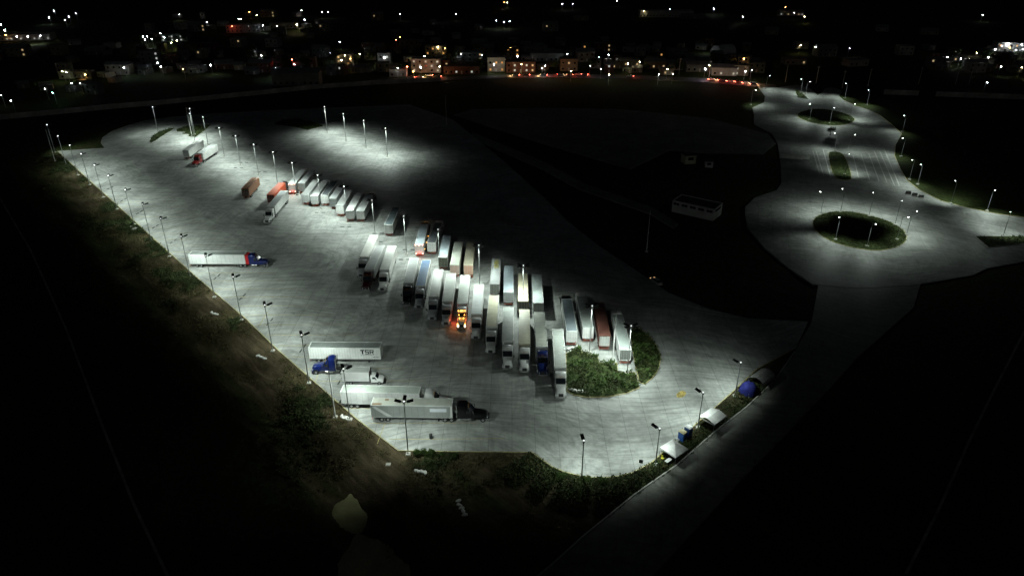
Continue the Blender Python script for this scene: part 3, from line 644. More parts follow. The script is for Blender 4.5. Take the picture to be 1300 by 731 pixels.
def rig(rear, front, label, side, roof, door=None, rail=None, cab=None, Lt=16.15, lit=None, group=VG, stripes=1.22, fairing=None, guard=None, nose=.9):
    c = ((rear[0] + front[0]) / 2, (rear[1] + front[1]) / 2); a = math.atan2(front[1] - rear[1], front[0] - rear[0]) - math.pi / 2
    t = thing('semi_truck' if cab else 'semi_trailer', label, 'truck' if cab else 'trailer', (*c, 0), a, group)
    b = add_trailer(t, Lt, side, roof, door, rail, lit == 'rear', stripes, guard=guard)
    if cab: add_tractor(t, Lt / 2 + 1.0, cab, None, lit, k=nose)
    return t, b
WH = (.66, .67, .65); WG = (.52, .54, .53); LG = (.40, .42, .42); CR = (.62, .60, .46); GR = (.30, .31, .30); DK = (.10, .11, .12); BL = (.10, .16, .26); SL = (.34, .40, .44)
CW = (.62, .63, .62); CS = (.34, .36, .37); CB = (.005, .005, .006); CR_ = (.026, .004, .005); CBL = (.006, .014, .08); CRED = (.22, .018, .016)
T = rig
rig((-138.1,294.2), (-138.1,307.3), 'white trailer without a cab left of the red cab truck', WH, WG, LG)
rig((-129.5,300.2), (-130.3,290.0), 'truck with a red cab and white trailer, farthest on the lot', WH, LG, cab=CRED, Lt=13.7)
rig((-96.54,243.67), (-96.8,256.8), 'brown container trailer standing alone on the lot', (.22, .075, .02), (.13, .055, .02), (.05, .025, .012), Lt=12.6, stripes=.3)
rig((-85.37,237.45), (-85.1,250.4), 'orange-red container trailer with a black cab', (.42, .075, .03), (.34, .07, .03), (.14, .03, .018), cab=CB, Lt=13.2, stripes=.3)
rig((-81.71,242.05), (-81.63,225.33), 'white cab truck pulling out beside the orange-red trailer', WH, LG, cab=CW)
rig((-81.05,248.74), (-81.4,265.3), 'truck with red rear lights lit beside the orange-red trailer', WG, LG, cab=CS, lit='rear')
rig((-77.74,248.92), (-77.6,266.3), 'dull grey trailer right of the red-lit truck in the far group', GR, LG)
rig((-73.27,237.78), (-73.1,253.6), 'white trailer, leftmost of the block with rear doors in front', WG, WG)
rig((-69.59,235.98), (-69.7,252.2), 'white trailer, second from left in the door-fronted block', WG, WG, cab=CW)
rig((-66.12,236.30), (-66.0,253.2), 'narrow-looking trailer with a dark roof, third in the door-fronted block', WG, DK, WH, WH, cab=CW)
rig((-62.51,233.08), (-62.39,249.90), 'grey-white trailer, fourth in the door-fronted block', LG, LG)
rig((-58.53,226.24), (-58.55,242.47), 'white trailer, fifth in the door-fronted block, by the lamp pole', WG, WG, WH)
rig((-54.20,221.11), (-54.37,238.27), 'white trailer with a white cab ahead, sixth in the door-fronted block', WG, WG, WH, cab=CW)
rig((-50.62,221.62), (-50.45,237.28), 'white trailer, rightmost of the door-fronted block', WG, LG, WH, cab=CB)
rig((-39.32,209.73), (-39.11,224.73), 'white trailer with slate roof standing apart right of the block', WH, (.11, .14, .15), WH, WH)
rig((-42.38,201.33), (-42.47,184.36), 'bright-roofed truck with a silver cab, leftmost of three facing out', WH, (.72, .72, .68), cab=CS)
rig((-39.08,192.54), (-39.55,177.14), 'truck with a dark red cab, middle of three facing out', WG, LG, rail=WH, cab=CR_)
rig((-35.62,192.54), (-35.29,176.23), 'white cab truck with pale roof, rightmost of three facing out', WH, (.56, .58, .55), cab=CW)
rig((-27.71,193.24), (-27.90,209.86), 'near truck with red tail and marker lamps lit at its rear doors', WG, SL, WH, cab=CR_, lit='rear')
rig((-24.15,195.60), (-23.59,210.40), 'trailer with white rear doors and unlit, darkened roof right of the red-lit one', WH, (.12, .13, .14), WH, cab=CW)  # dark roof colour stands for the lack of lamplight up there
rig((-19.83,184.04), (-19.98,200.71), 'trailer with blue-grey roof and dark patterned rear', GR, SL, (.10, .11, .07))
rig((-16.11,179.39), (-16.07,195.12), 'pale green-grey roofed trailer with a cream rear', (.5, .5, .44), (.46, .49, .43), (.55, .40, .33), stripes=.3)
rig((-12.23,179.39), (-12.28,195.00), 'tan roofed trailer with a rusty marked rear', (.46, .42, .32), (.42, .40, .30), (.50, .30, .22), stripes=.3)
rig((-27.96,183.50), (-27.70,169.03), 'grey roofed truck with a black cab facing out', WG, LG, rail=WH, cab=CB)
rig((-24.34,182.38), (-24.17,166.56), 'truck with a blue trailer roof and grey cab', WH, BL, rail=WH, cab=CS)
rig((-20.23,175.73), (-20.10,161.15), 'dull grey roofed truck between the blue-roofed and the pale truck', WG, GR, rail=WH, cab=CS)
rig((-16.64,173.59), (-16.43,158.14), 'pale roofed truck with silver cab left of the amber-lit truck', WH, (.52, .55, .52), rail=WH, cab=CS)
rig((-12.65,172.96), (-12.51,156.42), 'truck with amber lamps and headlights glowing at its cab', WH, (.5, .54, .50), cab=CW, lit='front')
rig((-8.70,167.16), (-8.68,151.35), 'truck with the brightest white roof, right of the amber-lit one', WH, (.70, .74, .75), cab=CW)
yt = rig((-4.55,167.07), (-4.41,183.82), 'trailer with yellow lettering on its grey roof', GR, LG, (.20, .21, .18))
rig((-0.90,162.55), (-0.90,179.08), 'blue-grey roofed trailer with a dark emblem on its rear', LG, SL, (.34, .36, .36))
rig((-4.62,161.15), (-4.90,144.70), 'cream roofed truck with white cab nose to the aisle, behind the yellow-lettered trailer', WH, CR, cab=CW)
rig((-0.88,154.73), (-0.99,138.53), 'pale grey roofed truck with white cab, behind the dark-emblem trailer', WH, (.44, .48, .45), cab=CW)
rig((2.83,157.72), (2.93,174.04), 'cream container trailer with rust marks behind the cream truck', (.50, .47, .34), (.60, .57, .42), (.09, .09, .08), stripes=.3)  # rear doors coloured near black: the shadow on that face is painted in
rig((3.12,153.59), (2.86,137.33), 'cream roofed truck with white cab, left of the blue cab', CR, (.58, .56, .42), cab=CW)
rig((6.65,156.46), (6.67,173.64), 'trailer with grey-green roof and white front rim, behind the blue cab truck', LG, (.36, .41, .40), (.22, .23, .22), rail=WG)
rig((6.74,152.06), (6.80,136.18), 'truck with a dark blue cab and grey trailer', WG, (.40, .42, .37), cab=CBL)
rig((10.79,143.82), (10.40,127.91), 'white cab truck at the end of the row beside the bushy island', WG, (.40, .43, .40), rail=WH, cab=CW)
rig((14.06,142.66), (13.94,159.29), 'slate roofed trailer with white rear doors and red bumper', WG, (.17, .20, .22), WH, cab=CB)
rig((18.05,144.04), (17.82,161.23), 'grey roofed trailer with white rear doors, left of the brown roof', WG, (.26, .29, .27), WH, cab=CW)
rig((21.52,140.70), (21.93,157.30), 'brown roofed trailer with white rear doors', (.12, .05, .036), (.085, .034, .026), WH)
rig((25.49,134.06), (25.80,152.14), 'pale grey roofed trailer with dark rear, nearest the curved strip', WG, (.38, .43, .41), (.16, .17, .16), WH, cab=CW)
# side of the lot: parked against the left edge
SG = 'trucks parked against the left edge'
b43 = rig((-45.34,136.93), (-30.16,136.72), 'white ribbed trailer lettered in black, behind the blue bobtail tractor', (.68, .70, .68), (.20, .22, .21), group=SG, stripes=.6)
rig((-34.54,119.98), (-19.18,119.31), 'white truck with grey roof and white rails, left of the black cab truck', (.68, .69, .68), (.36, .40, .36), rail=WH, cab=CW, group=SG)
b47 = rig((-27.48,115.49), (-12.33,115.22), 'grey truck with a black cab, nearest in the picture', (.27, .29, .28), (.42, .43, .38), rail=WG, cab=CB, group=SG, nose=1.05)
r48 = rig((-93.03,187.43), (-77.81,187.32), 'white trailer truck with a blue cab and red fairing, alone by the left edge', (.70, .72, .71), (.20, .22, .21), cab=(.006, .015, .11), group=SG)
for t_, L_ in ((r48[0], 16.15),):
    obj('fairing', MB().loft([sec(0, 1.18, 1.0, 3.76, .2), sec(.9, 1.22, 1.0, 3.84, .22)]), paint((.55, .015, .02), .3), t_, (0, L_ / 2 + .06, 0))
# lettering and marks
M_INK = mat('black_ink', (.01, .012, .015), .5, var=0)
def block_letters(parent, txt, x, y, z, h, w, k, m):
    bars = {'T': [(0, 1, .74, 1), (.34, .68, 0, .74)], 'S': [(0, 1, .8, 1), (0, .25, .6, .8), (0, 1, .4, .6), (.75, 1, .2, .4), (0, 1, 0, .2)], 'R': [(0, .25, 0, 1), (.25, 1, .82, 1), (.75, 1, .58, .82), (.25, 1, .4, .58), (.55, .82, .2, .4), (.72, 1, 0, .2)]}
    for c in txt:
        b = MB()
        for a0, a1, z0, z1 in bars[c]: b.box(x, x + .006, y + a0 * w, y + a1 * w, z + z0 * h, z + z1 * h)
        obj('letter', b, m, parent); y += w * k
block_letters(b43[1], 'TSR', 1.302, 3.55, 2.45, 1.15, .92, 1.13, M_INK)
obj('lettering', MB().box(1.302, 1.308, 3.55, 6.6, 2.22, 2.29).box(1.302, 1.307, 6.2, 7.6, 1.6, 1.72), M_INK, b43[1])
obj('stripe', MB().poly([(1.305, -8.0, 3.7), (1.305, -7.3, 3.85), (1.305, -3.9, 1.35), (1.305, -5.0, 1.35)]), paint((.55, .57, .57)), b47[1])
obj('panel_print', MB().box(1.302, 1.307, 3.6, 6.9, 2.55, 3.35), paint((.60, .63, .68)), b47[1])
obj('front_strip', MB().box(1.302, 1.318, 7.65, 8.05, 1.3, 3.9), paint((.6, .61, .6)), b47[1])
obj('rust_patch', MB().box(-.9, -.3, -5.6, -4.8, 4.02, 4.026).box(.5, 1.15, -7.9, -6.0, 4.02, 4.026), paint((.22, .15, .10)), b47[0])
M_YEL = mat('yellow_print', (.55, .50, .04), .6, var=.2, scale=2)
for i, (a, b, w) in enumerate(((2.0, 2.5, .55), (3.0, 3.5, .75), (3.9, 4.3, .5), (4.8, 5.3, .75), (5.8, 6.3, .6), (6.7, 7.2, .4))): obj('roof_lettering', MB().box(-w + .1, w + .1, a, b, 4.021, 4.027), M_YEL, yt[0])

# bobtail tractor and small box truck
q = (-40.90,132.10)
t = thing('tractor_unit', 'blue sleeper tractor without a trailer, nose to the lot edge', 'truck', (q[0] + 1.2, q[1], 0), math.radians(91), SG)
add_tractor(t, -.6, (.005, .012, .085), (.012, .015, .06))
q = (-32.47,127.97)
t = thing('box_truck', 'small white box truck between the ribbed trailer and the white truck', 'truck', (*q, 0), math.radians(-91), SG)
wp_ = paint((.66, .67, .66), .4); gp_ = paint((.34, .36, .34), .5)
bx = obj('cargo_box', MB().box(-1.15, 1.15, -4.2, 1.7, .95, 3.2), wp_, t); obj('roof', MB().box(-1.1, 1.1, -4.15, 1.65, 3.2, 3.24), gp_, t); obj('roof_rail', MB().box(-1.16, -1.08, -4.21, 1.71, 3.14, 3.28).box(1.08, 1.16, -4.21, 1.71, 3.14, 3.28).box(-1.08, 1.08, 1.64, 1.71, 3.2, 3.277).box(-1.08, 1.08, -4.21, -4.14, 3.2, 3.277), wp_, t)
obj('wind_deflector', MB().loft([[(-1.1, 1.72, 2.2), (1.1, 1.72, 2.2), (1.1, 1.72, 3.3), (-1.1, 1.72, 3.3)], [(-1.0, 1.85, 2.2), (1.0, 1.85, 2.2), (1.0, 1.78, 3.3), (-1.0, 1.78, 3.3)]]), M_CHAS, t)
cb = obj('cab', MB().loft([sec(1.95, .95, .6, 2.15, .15), sec(2.3, .98, .6, 2.28, .2), sec(2.9, .95, .6, 2.2, .2), sec(3.5, .95, .6, 1.55, .12), sec(4.3, .9, .55, 1.38, .16), sec(4.6, .82, .55, 1.15, .16)]).mesh('cab', True), wp_, t)
obj('windscreen', MB().loft([[(-.82, 2.95, 2.13), (.82, 2.95, 2.13), (.82, 2.98, 2.17), (-.82, 2.98, 2.17)], [(-.85, 3.48, 1.58), (.85, 3.48, 1.58), (.85, 3.52, 1.62), (-.85, 3.52, 1.62)]]), M_GLASS, cb)
for s in (-1, 1):
    obj('side_window', MB().box(-.02, .02, 2.3, 3.05, 1.5, 2.0), M_GLASS, cb, (s * .96, 0, 0)); obj('headlight', MB().box(-.12, .12, 4.5, 4.62, .85, 1.02), M_HEAD, cb, (s * .62, 0, 0)); obj('mirror', MB().box(-.08, .08, 3.1, 3.2, 1.4, 1.8), M_CHAS, cb, (s * 1.15, 0, 0))
    wheel(t, s * .88, 3.75, .26, .42); wheel(t, s * .9, -2.4, .46, .42)
obj('bumper', MB().box(-.95, .95, 4.55, 4.75, .4, .66), M_CHAS, t); obj('chassis_frame', MB().box(-.4, -.28, -4.1, 4.4, .55, .9).box(.28, .4, -4.1, 4.4, .55, .9).box(-.85, .85, -2.46, -2.34, .36, .48).box(-.85, .85, 3.69, 3.81, .36, .48), M_CHAS, t)

# ---------------------------------------------------------------- small things on and round the lot
M_CANVAS = mat('white_canvas', (.62, .63, .62), .8, var=.12, scale=.8)
def canopy(name, xy, w, d, rz, h, peak, label, gable=False, m=None):
    t = thing(name, label, 'tent', (*xy, -.1), math.radians(rz)); m = m or M_CANVAS
    a, c = w / 2, d / 2; b = MB()
    if gable:
        b.poly([(-a, -c, h), (a, -c, h), (a, 0, h + peak), (-a, 0, h + peak)]).poly([(a, c, h), (-a, c, h), (-a, 0, h + peak), (a, 0, h + peak)])
    else:
        for p, q in (((-a, -c), (a, -c)), ((a, -c), (a, c)), ((a, c), (-a, c)), ((-a, c), (-a, -c))):
            m0 = ((p[0] + q[0]) * .25, (p[1] + q[1]) * .25)
            b.poly([(*p, h), (*q, h), (q[0] * .5, q[1] * .5, h + peak * .40), (p[0] * .5, p[1] * .5, h + peak * .40)]).poly([(p[0] * .5, p[1] * .5, h + peak * .40), (q[0] * .5, q[1] * .5, h + peak * .40), (0, 0, h + peak)])
    obj('canopy', b, m, t)
    obj('valance', MB().box(-a, a, -c - .015, -c, h - .25, h - .002).box(-a, a, c, c + .015, h - .25, h - .002).box(-a - .015, -a, -c, c, h - .25, h - .002).box(a, a + .015, -c, c, h - .25, h - .002), m, t)
    for x in (-a + .05, a - .05):
        for y in (-c + .05, c - .05): obj('leg', MB().tube((x, y, -.3), (x, y, h - .02), .035, .035, 6), M_STEEL, t)
    return t
c1 = (30.15,103.49)
canopy('canopy_tent', c1, 3.7, 3.7, 40, 2.3, 1.15, 'white pyramid tent beside the bend')
canopy('canopy_awning', (39.80,113.24), 4.2, 3.6, 42, 2.2, .55, 'white low-ridged awning between the toilets and the blue shelter', True)
for i, (q, lb, rc) in enumerate((((32.83,108.44), 'blue portable toilet with a cream roof, nearer the pyramid tent', (.60, .55, .32)), ((34.32,109.89), 'blue portable toilet with a white roof, farther from the pyramid tent', (.6, .62, .62)))):
    t = thing('portable_toilet', lb, 'toilet', (*q, -.1), math.radians(42), 'portable toilets'); pb = mat('toilet_blue', (.02, .09, .33), .5, var=.1)
    obj('cabin', MB().box(-.55, .55, -.6, .6, 0, 2.15), pb, t)
    obj('roof', MB().loft([[(-.6, -.65, 2.15), (.6, -.65, 2.15), (.6, .65, 2.15), (-.6, .65, 2.15)], [(-.58, -.6, 2.24), (.58, -.6, 2.24), (.58, .6, 2.24), (-.58, .6, 2.24)], [(-.3, -.35, 2.38), (.3, -.35, 2.38), (.3, .35, 2.38), (-.3, .35, 2.38)]]), mat('toilet_roof_%d' % i, rc, .6, var=.1), t)
    d = obj('door', MB().box(-.42, .42, -.63, -.602, .1, 1.98), mat('toilet_door', (.025, .11, .38), .5, var=.1), t); obj('handle', MB().box(.26, .34, -.67, -.63, .95, 1.1), M_BLACK, d)
    obj('vent_pipe', MB().tube((.35, .45, 2.1), (.35, .45, 2.65), .05, .05, 6), M_BLACK, t)
# blue tarp shelter: a lumpy dome of sheet over hoops, and the grey shelter behind it
def dome(name, xy, rx, ry, rz, label, cat, m, rot, seed):
    t = thing(name, label, cat, (*xy, -.15), math.radians(rot)); b = MB(); n, k = 20, 7; rings = []
    for i in range(k):
        f = i / (k - 1); r = math.cos(f * math.pi / 2 * .97) ** .75; z = rz * math.sin(f * math.pi / 2)
        ring = []
        for j in range(n):
            a = 2 * math.pi * j / n; w = 1 + .22 * noise.noise((math.cos(a) * 2 + seed, math.sin(a) * 2, f * 3)) + .06 * math.cos(a * 7) * (1 - f)
            ring.append((rx * r * w * math.cos(a), ry * r * w * math.sin(a), z * (1 + .2 * noise.noise((math.cos(a) * 3, seed, math.sin(a) * 3)))))
        rings.append(ring)
    b.loft(rings); obj('sheet', b.mesh('sheet', True), m, t)
    for a in range(4): an = math.pi / 4 + a * math.pi / 2; obj('guy_rope', MB().tube((rx * .8 * math.cos(an), ry * .8 * math.sin(an), rz * .45), (rx * 1.25 * math.cos(an), ry * 1.25 * math.sin(an), 0), .015, .015, 4), M_CANVAS, t)
dome('tarp_shelter', (50.50,124.45), 1.95, 1.85, 2.4, 'domed shelter of bright blue tarpaulin on the verge', 'shelter', mat('blue_tarp', (.006, .012, .17), .8, var=.3, scale=1.2, bump=.8), 30, 2.0)
t = thing('tarp_lean_to', 'grey tarpaulin lean-to behind the blue domed shelter', 'shelter', (*(54.20,127.67), -.12), math.radians(42))
M_GT = mat('grey_tarp', (.30, .30, .29), .7, var=.2, scale=1)
b = MB(); gx = 7
rows = [[(-2.6 + 5.2 * i / gx, yv, zv + .12 * noise.noise((i * .9, yv, 2.2))) for i in range(gx + 1)] for yv, zv in ((-1.7, 1.2), (-1.6, 2.0), (-.8, 2.45), (0, 2.65), (.9, 2.35), (1.7, 1.9), (1.8, .9))]
for r0, r1 in zip(rows, rows[1:]):
    for i in range(gx): b.poly([r0[i], r0[i + 1], r1[i + 1], r1[i]])
obj('sheet', b, M_GT, t)
for x in (-2.5, 0, 2.5):
    for y in (-1.6, 1.7): obj('post', MB().tube((x, y, -.3), (x, y, 1.95 if y < 0 else 1.85), .04, .04, 6), M_STEEL, t)
# under the pyramid tent
def chair(xy, rz, m, label):
    t = thing('plastic_chair', label, 'chair', (*xy, -.1), math.radians(rz))
    obj('seat', MB().box(-.24, .24, -.23, .23, .42, .46), m, t); obj('backrest', MB().loft([[(-.23, .2, .46), (.23, .2, .46), (.23, .24, .46), (-.23, .24, .46)], [(-.2, .3, .92), (.2, .3, .92), (.2, .33, .92), (-.2, .33, .92)]]), m, t)
    for x in (-.2, .2):
        for y in (-.19, .19): obj('leg', MB().tube((x, y, .42), (x * 1.15, y * 1.15, 0), .025, .02, 6), m, t)
chair((28.07,102.89), 20, mat('yellow_plastic', (.55, .50, .05), .5, var=.05), 'yellow plastic chair in front of the pyramid tent')
t = thing('folding_table', 'small white folding table at the pyramid tent', 'table', (*(28.93,102.02), -.1), math.radians(40))
obj('table_top', MB().box(-.75, .75, -.35, .35, .7, .74), M_CANVAS, t)
for x in (-.65, .65):
    for y in (-.28, .28): obj('leg', MB().tube((x, y, .7), (x, y, 0), .02, .02, 6), M_STEEL, t)
t = thing('cool_box', 'white cool box beside the blue portable toilet', 'cool box', (*(32.15,108.34), -.1), math.radians(40))
obj('body', MB().box(-.4, .4, -.28, .28, 0, .5), M_CANVAS, t); obj('lid', MB().box(-.42, .42, -.3, .3, .5, .6), M_CANVAS, t); obj('handle', MB().box(-.46, -.42, -.12, .12, .35, .42).box(.42, .46, -.12, .12, .35, .42), M_STEEL, t)
t = thing('road_sign', 'small dark road sign on a post by the bend', 'sign', (*(23.46,100.10), 0), math.radians(-20))
obj('post', MB().tube((0, 0, -.2), (0, 0, 2.3), .04, .04, 6), M_STEEL, t); obj('sign_plate', MB().box(-.35, .35, -.05, -.03, 1.6, 2.4), mat('sign_back', (.05, .05, .05), .5, var=.1), t)
t = thing('waste_bin', 'dark upright waste bin on the concrete in front of the grey truck', 'bin', (*(-15.76,109.05), 0))
obj('barrel', MB().loft([[(.3 * math.cos(a * .5236), .3 * math.sin(a * .5236), z) for a in range(12)] for z in (0, .9)] ).mesh('barrel', True), M_CHAS, t)
for z in (.28, .6): obj('hoop', MB().loft([[(.325 * math.cos(a * .5236), .325 * math.sin(a * .5236), z + k) for a in range(12)] for k in (0, .05)]), M_CHAS, t)
obj('lid', MB().loft([[(r * math.cos(a * .5236), r * math.sin(a * .5236), z) for a in range(12)] for r, z in ((.34, .9), (.34, .97), (.2, 1.06))]), M_BLACK, t)
# sandbags / white blocks
M_BAG = mat('white_sack', (.72, .72, .68), .85, var=.2, scale=3)
def sack_mesh(seed):
    b = MB(); n = 10; rings = []
    for i in range(7):
        f = i / 6; y = -.42 + .84 * f; r = math.sin(math.pi * (.12 + .76 * f)) ** .5
        rings.append([(.30 * r * math.cos(6.2832 * j / n) * (1 + .1 * noise.noise((seed, i, j))), y, .19 + .19 * r * math.sin(6.2832 * j / n) * (1 + .12 * noise.noise((seed, j, i)))) for j in range(n)])
    return b.loft(rings).mesh('sack', True)
SACK = [sack_mesh(i * 3.3) for i in range(3)]
def sacks(pts, where):
    for i, q in enumerate(pts):
        o = obj('sandbag', SACK[i % 3], M_BAG, None, (*q, gz(*q) if not inside(q, LOT) else .18), (0, 0, RND.uniform(0, 3))); o.scale = (1.15, 1.15, 1.15)
        tag(o, 'white sandbag %s, %s from the left' % (where, ordw(i)), 'sandbag', 'white sandbags')
sacks([(-34.55,115.99), (-34.07,115.60), (-33.63,115.42), (-33.16,115.09)], 'in the row between two poles on the dirt')
sacks([(-17.42,99.89), (-16.82,99.68), (-16.22,99.47), (-15.77,99.26)], 'in the short row below the near corner')
sacks([(-9.28,92.32), (-9.08,91.38), (-8.63,90.64), (-8.31,89.91), (-7.99,89.00)], 'in the line running down the dark slope')
sacks([(-77.11,158.81), (-76.34,158.39), (-75.66,158.18)], 'in the far group on the left verge')
sacks([(-58.56,138.10), (-57.72,137.77), (-56.84,137.27)], 'in the middle group on the left verge')
sacks([(12.49,124.88), (13.30,124.45), (14.12,124.16), (14.94,124.02), (15.94,123.88)], 'along the front of the bushy island')
sacks([(13.31,141.17), (14.28,141.69), (15.23,142.04)], 'on the concrete behind the bushy island')
o = obj('footing_block', ME['foot'], M_FOOT, None, (*(-22.91,101.59), -.2)); tag(o, 'bare concrete footing block on the dirt below the near corner', 'block')
for i, (q, s) in enumerate((((-126.00,217.28), 1.0), ((-123.73,215.23), 1.5), ((-123.01,215.91), .8), ((-127.78,219.35), .6))):
    b = MB(); b.ball((0, 0, .1), .7, .5, .4, 9, 5); me = b.mesh('rock')
    for v in me.vertices: v.co *= 1 + .3 * noise.noise(v.co * 2.3 + Vector((i * 5, 0, 0)))
    o = obj('rock', me, mat('pale_rock', (.30, .29, .25), .9, var=.25, scale=2), None, (*q, gz(*q)), (0, 0, i)); o.scale = (s, s, s)
    tag(o, 'pale rock in the cluster on the left verge, %s' % ('nearest', 'largest', 'rightmost', 'smallest and farthest')[i], 'rock', 'rocks on the left verge')

# ---------------------------------------------------------------- trees and bushes
def leaf_ball(b, c, r, n, s):
    for _ in range(n):
        d = Vector((RND.gauss(0, 1), RND.gauss(0, 1), RND.gauss(0, .8))).normalized() * r * RND.random() ** .4
        p = Vector(c) + d; u = Vector((RND.gauss(0, 1), RND.gauss(0, 1), RND.gauss(0, 1))).normalized(); v = u.orthogonal().normalized(); k = s * RND.uniform(.6, 1.3)
        b.poly([p - u * k, p + v * k * .5, p + u * k, p - v * k * .5])
def tree_meshes(h, r, lobes, n, s):
    tb = MB(); cbm = MB(); tb.tube((0, 0, -.3), (.1, 0, h * .45), .22, .14, 7)
    for i in range(lobes):
        a = 6.283 * i / lobes + RND.uniform(-.4, .4); rr = r * RND.uniform(.35, .8); z = h * RND.uniform(.5, .92); e = (math.cos(a) * rr, math.sin(a) * rr, z)
        tb.tube((.08, 0, h * .38), e, .09, .03, 5); leaf_ball(cbm, e, r * RND.uniform(.4, .62), n, s)
    leaf_ball(cbm, (0, 0, h * .85), r * .6, n, s)
    return tb.mesh('trunk', True), cbm.mesh('crown')
TREES = [tree_meshes(6.5, 3.0, 6, 150, .34), tree_meshes(8.5, 3.6, 7, 150, .38), tree_meshes(5.0, 2.6, 5, 140, .3)]
M_BARK = mat('bark', (.06, .045, .03), .9, var=.3, scale=2); M_TLEAF = mat('tree_leaf', (.045, .075, .022), .7, var=.4, scale=.5, spec=.2)
def tree(xy, k, label, s=1.0):
    t = thing('tree', label, 'tree', (*xy, -.2), RND.uniform(0, 6), 'trees around the lot and in the town'); t.scale = (s, s, s)
    obj('trunk', TREES[k][0], M_BARK, t); obj('crown', TREES[k][1], M_TLEAF, t)
tree((151.0,331.7), 2, 'small dark tree in front of the far roundabout island', .8)
def bush(xy, r, label, z=-.2):
    t = thing('bush', label, 'bush', (*xy, z), 0, 'bushes at the near edge of the lot'); b = MB(); s = MB()
    for _ in range(5): s.tube((0, 0, -.1), (RND.gauss(0, r * .4), RND.gauss(0, r * .4), r * .9), .03, .015, 4); leaf_ball(b, (RND.gauss(0, r * .35), RND.gauss(0, r * .3), r * .55), r * .55, 120, .16)
    obj('stems', s, M_BARK, t); obj('leaves', b, M_LEAF, t)
for i, (x, y, r) in enumerate(((531,576.5,1.2), (540,577,.9), (547,577,1.1), (560,577.5,.7), (578,577,.8), (718,604.5,1.0), (741,608,.9), (766,611,1.1))):
    q = {0: (-17.64,104.22), 1: (-16.30,104.10), 2: (-15.26,104.10), 3: (-13.32,103.99), 4: (-10.66,103.99), 5: (9.10,98.02), 6: (12.86,97.21), 7: (16.35,96.80)}[i]
    bush(q, r, 'green bush at the near edge of the lot, %s from the left' % ordw(i))

# ---------------------------------------------------------------- buildings beside the lot
M_WALLW = mat('white_render', (.55, .55, .52), .8, var=.15, scale=.3); M_ROOFD = mat('dark_roof', (.06, .06, .06), .8, var=.2, scale=.4)
def office(a, b, depth, h, label):
    a = Vector(a); b = Vector(b); L_ = (b - a).length; an = math.atan2(b.y - a.y, b.x - a.x)
    t = thing('office_building', label, 'building', (*((a + b) / 2), -.2), an)
    w = L_ / 2
    obj('wall', MB().box(-w, w, 0, depth, 0, h), M_WALLW, t)
    obj('parapet', MB().box(-w - .05, w + .05, -.06, .16, h, h + .35).box(-w - .05, w + .05, depth - .16, depth + .06, h, h + .35).box(-w - .05, -w + .16, .16, depth - .16, h, h + .348).box(w - .16, w + .05, .16, depth - .16, h, h + .348), M_WALLW, t)
    obj('roof', MB().box(-w + .17, w - .17, .17, depth - .17, h, h + .05), M_ROOFD, t)
    n = 5
    for i in range(n):
        x0 = -w + (i + .16) * L_ / n; x1 = -w + (i + .84) * L_ / n; f = obj('window', MB().box(x0, x1, -.04, -.003, h - 1.15, h - .35), M_GLASS, t)
        obj('frame', MB().box(x0 - .06, x1 + .06, -.07, -.041, h - 1.23, h - 1.15).box(x0 - .06, x1 + .06, -.07, -.041, h - .35, h - .28).box((x0 + x1) / 2 - .03, (x0 + x1) / 2 + .03, -.07, -.041, h - 1.15, h - .35), M_WALLW, f)
    f = obj('window', MB().box(w + .003, w + .04, depth * .15, depth * .8, h - 1.15, h - .4), M_GLASS, t)
    d = obj('door', MB().box(w + .003, w + .05, depth * .35, depth * .35 + 1.0, 0, 2.1), M_FOOT, t); obj('handle', MB().box(w + .05, w + .09, depth * .35 + .1, depth * .35 + .16, 1, 1.1), M_BLACK, d)
office((55.63,231.77), (67.80,222.89), 7.5, 3.9, 'white flat-roofed building with a strip of high windows in the dark')
def hut(xy, w, d, h, rz, label, m):
    t = thing('gate_hut', label, 'hut', (*xy, -.2), math.radians(rz)); obj('wall', MB().box(-w, w, -d, d, 0, h), m, t); obj('roof', MB().box(-w - .25, w + .25, -d - .25, d + .25, h, h + .18), M_ROOFD, t)
    f = obj('window', MB().box(-w * .5, w * .5, -d - .04, -d - .003, h * .45, h * .8), M_GLASS, t); obj('door', MB().box(w + .003, w + .04, -.45, .45, 0, 2), M_FOOT, t)
hut((74.1,289.0), 2.4, 2.2, 3.6, 12, 'dim cream gate hut beyond the white building', mat('cream_render', (.5, .46, .34), .8, var=.15, scale=.5))
hut((81.3,283.5), 1.6, 1.6, 2.6, -8, 'small white kiosk right of the cream gate hut', M_WALLW)
def wall_run(name, pts, h, m, label, th=.2, pan=12.0):
    t = thing(name, label, 'wall', (0, 0, 0), 0)
    for a, b in zip(pts, pts[1:]):
        a = Vector(a); b = Vector(b); n = max(1, int((b - a).length / pan)); an = math.atan2(b.y - a.y, b.x - a.x)
        for i in range(n):
            p = a + (b - a) * (i / n); q = a + (b - a) * ((i + 1) / n); l = (q - p).length
            obj('wall_panel', MB().box(.16, l - .16, -th / 2, th / 2, -.4, h), m, t, (p.x, p.y, 0), (0, 0, an)); obj('wall_post', MB().box(-.16, .16, -.16, .16, -.4, h + .12), m, t, (p.x, p.y, 0), (0, 0, an))
M_PWALL = mat('perimeter_wall', (.46, .45, .42), .85, var=.3, scale=.15)
wall_run('perimeter_wall', [(-274.3,355.8), (-263.2,363.1), (-241.2,374.2), (-218.5,386.8), (-197.0,396.3), (-171.7,410.4), (-150.6,422.0), (-120.3,440.1), (-84.0,453.4), (-45.4,463.5)], 2.4, M_PWALL, 'long pale boundary wall behind the lot, running to the highway', pan=16)
wall_run('boundary_wall', [(219.7,424.2), (238.5,420.9)], 2.6, M_PWALL, 'short pale wall segment right of the far roundabout', pan=12)
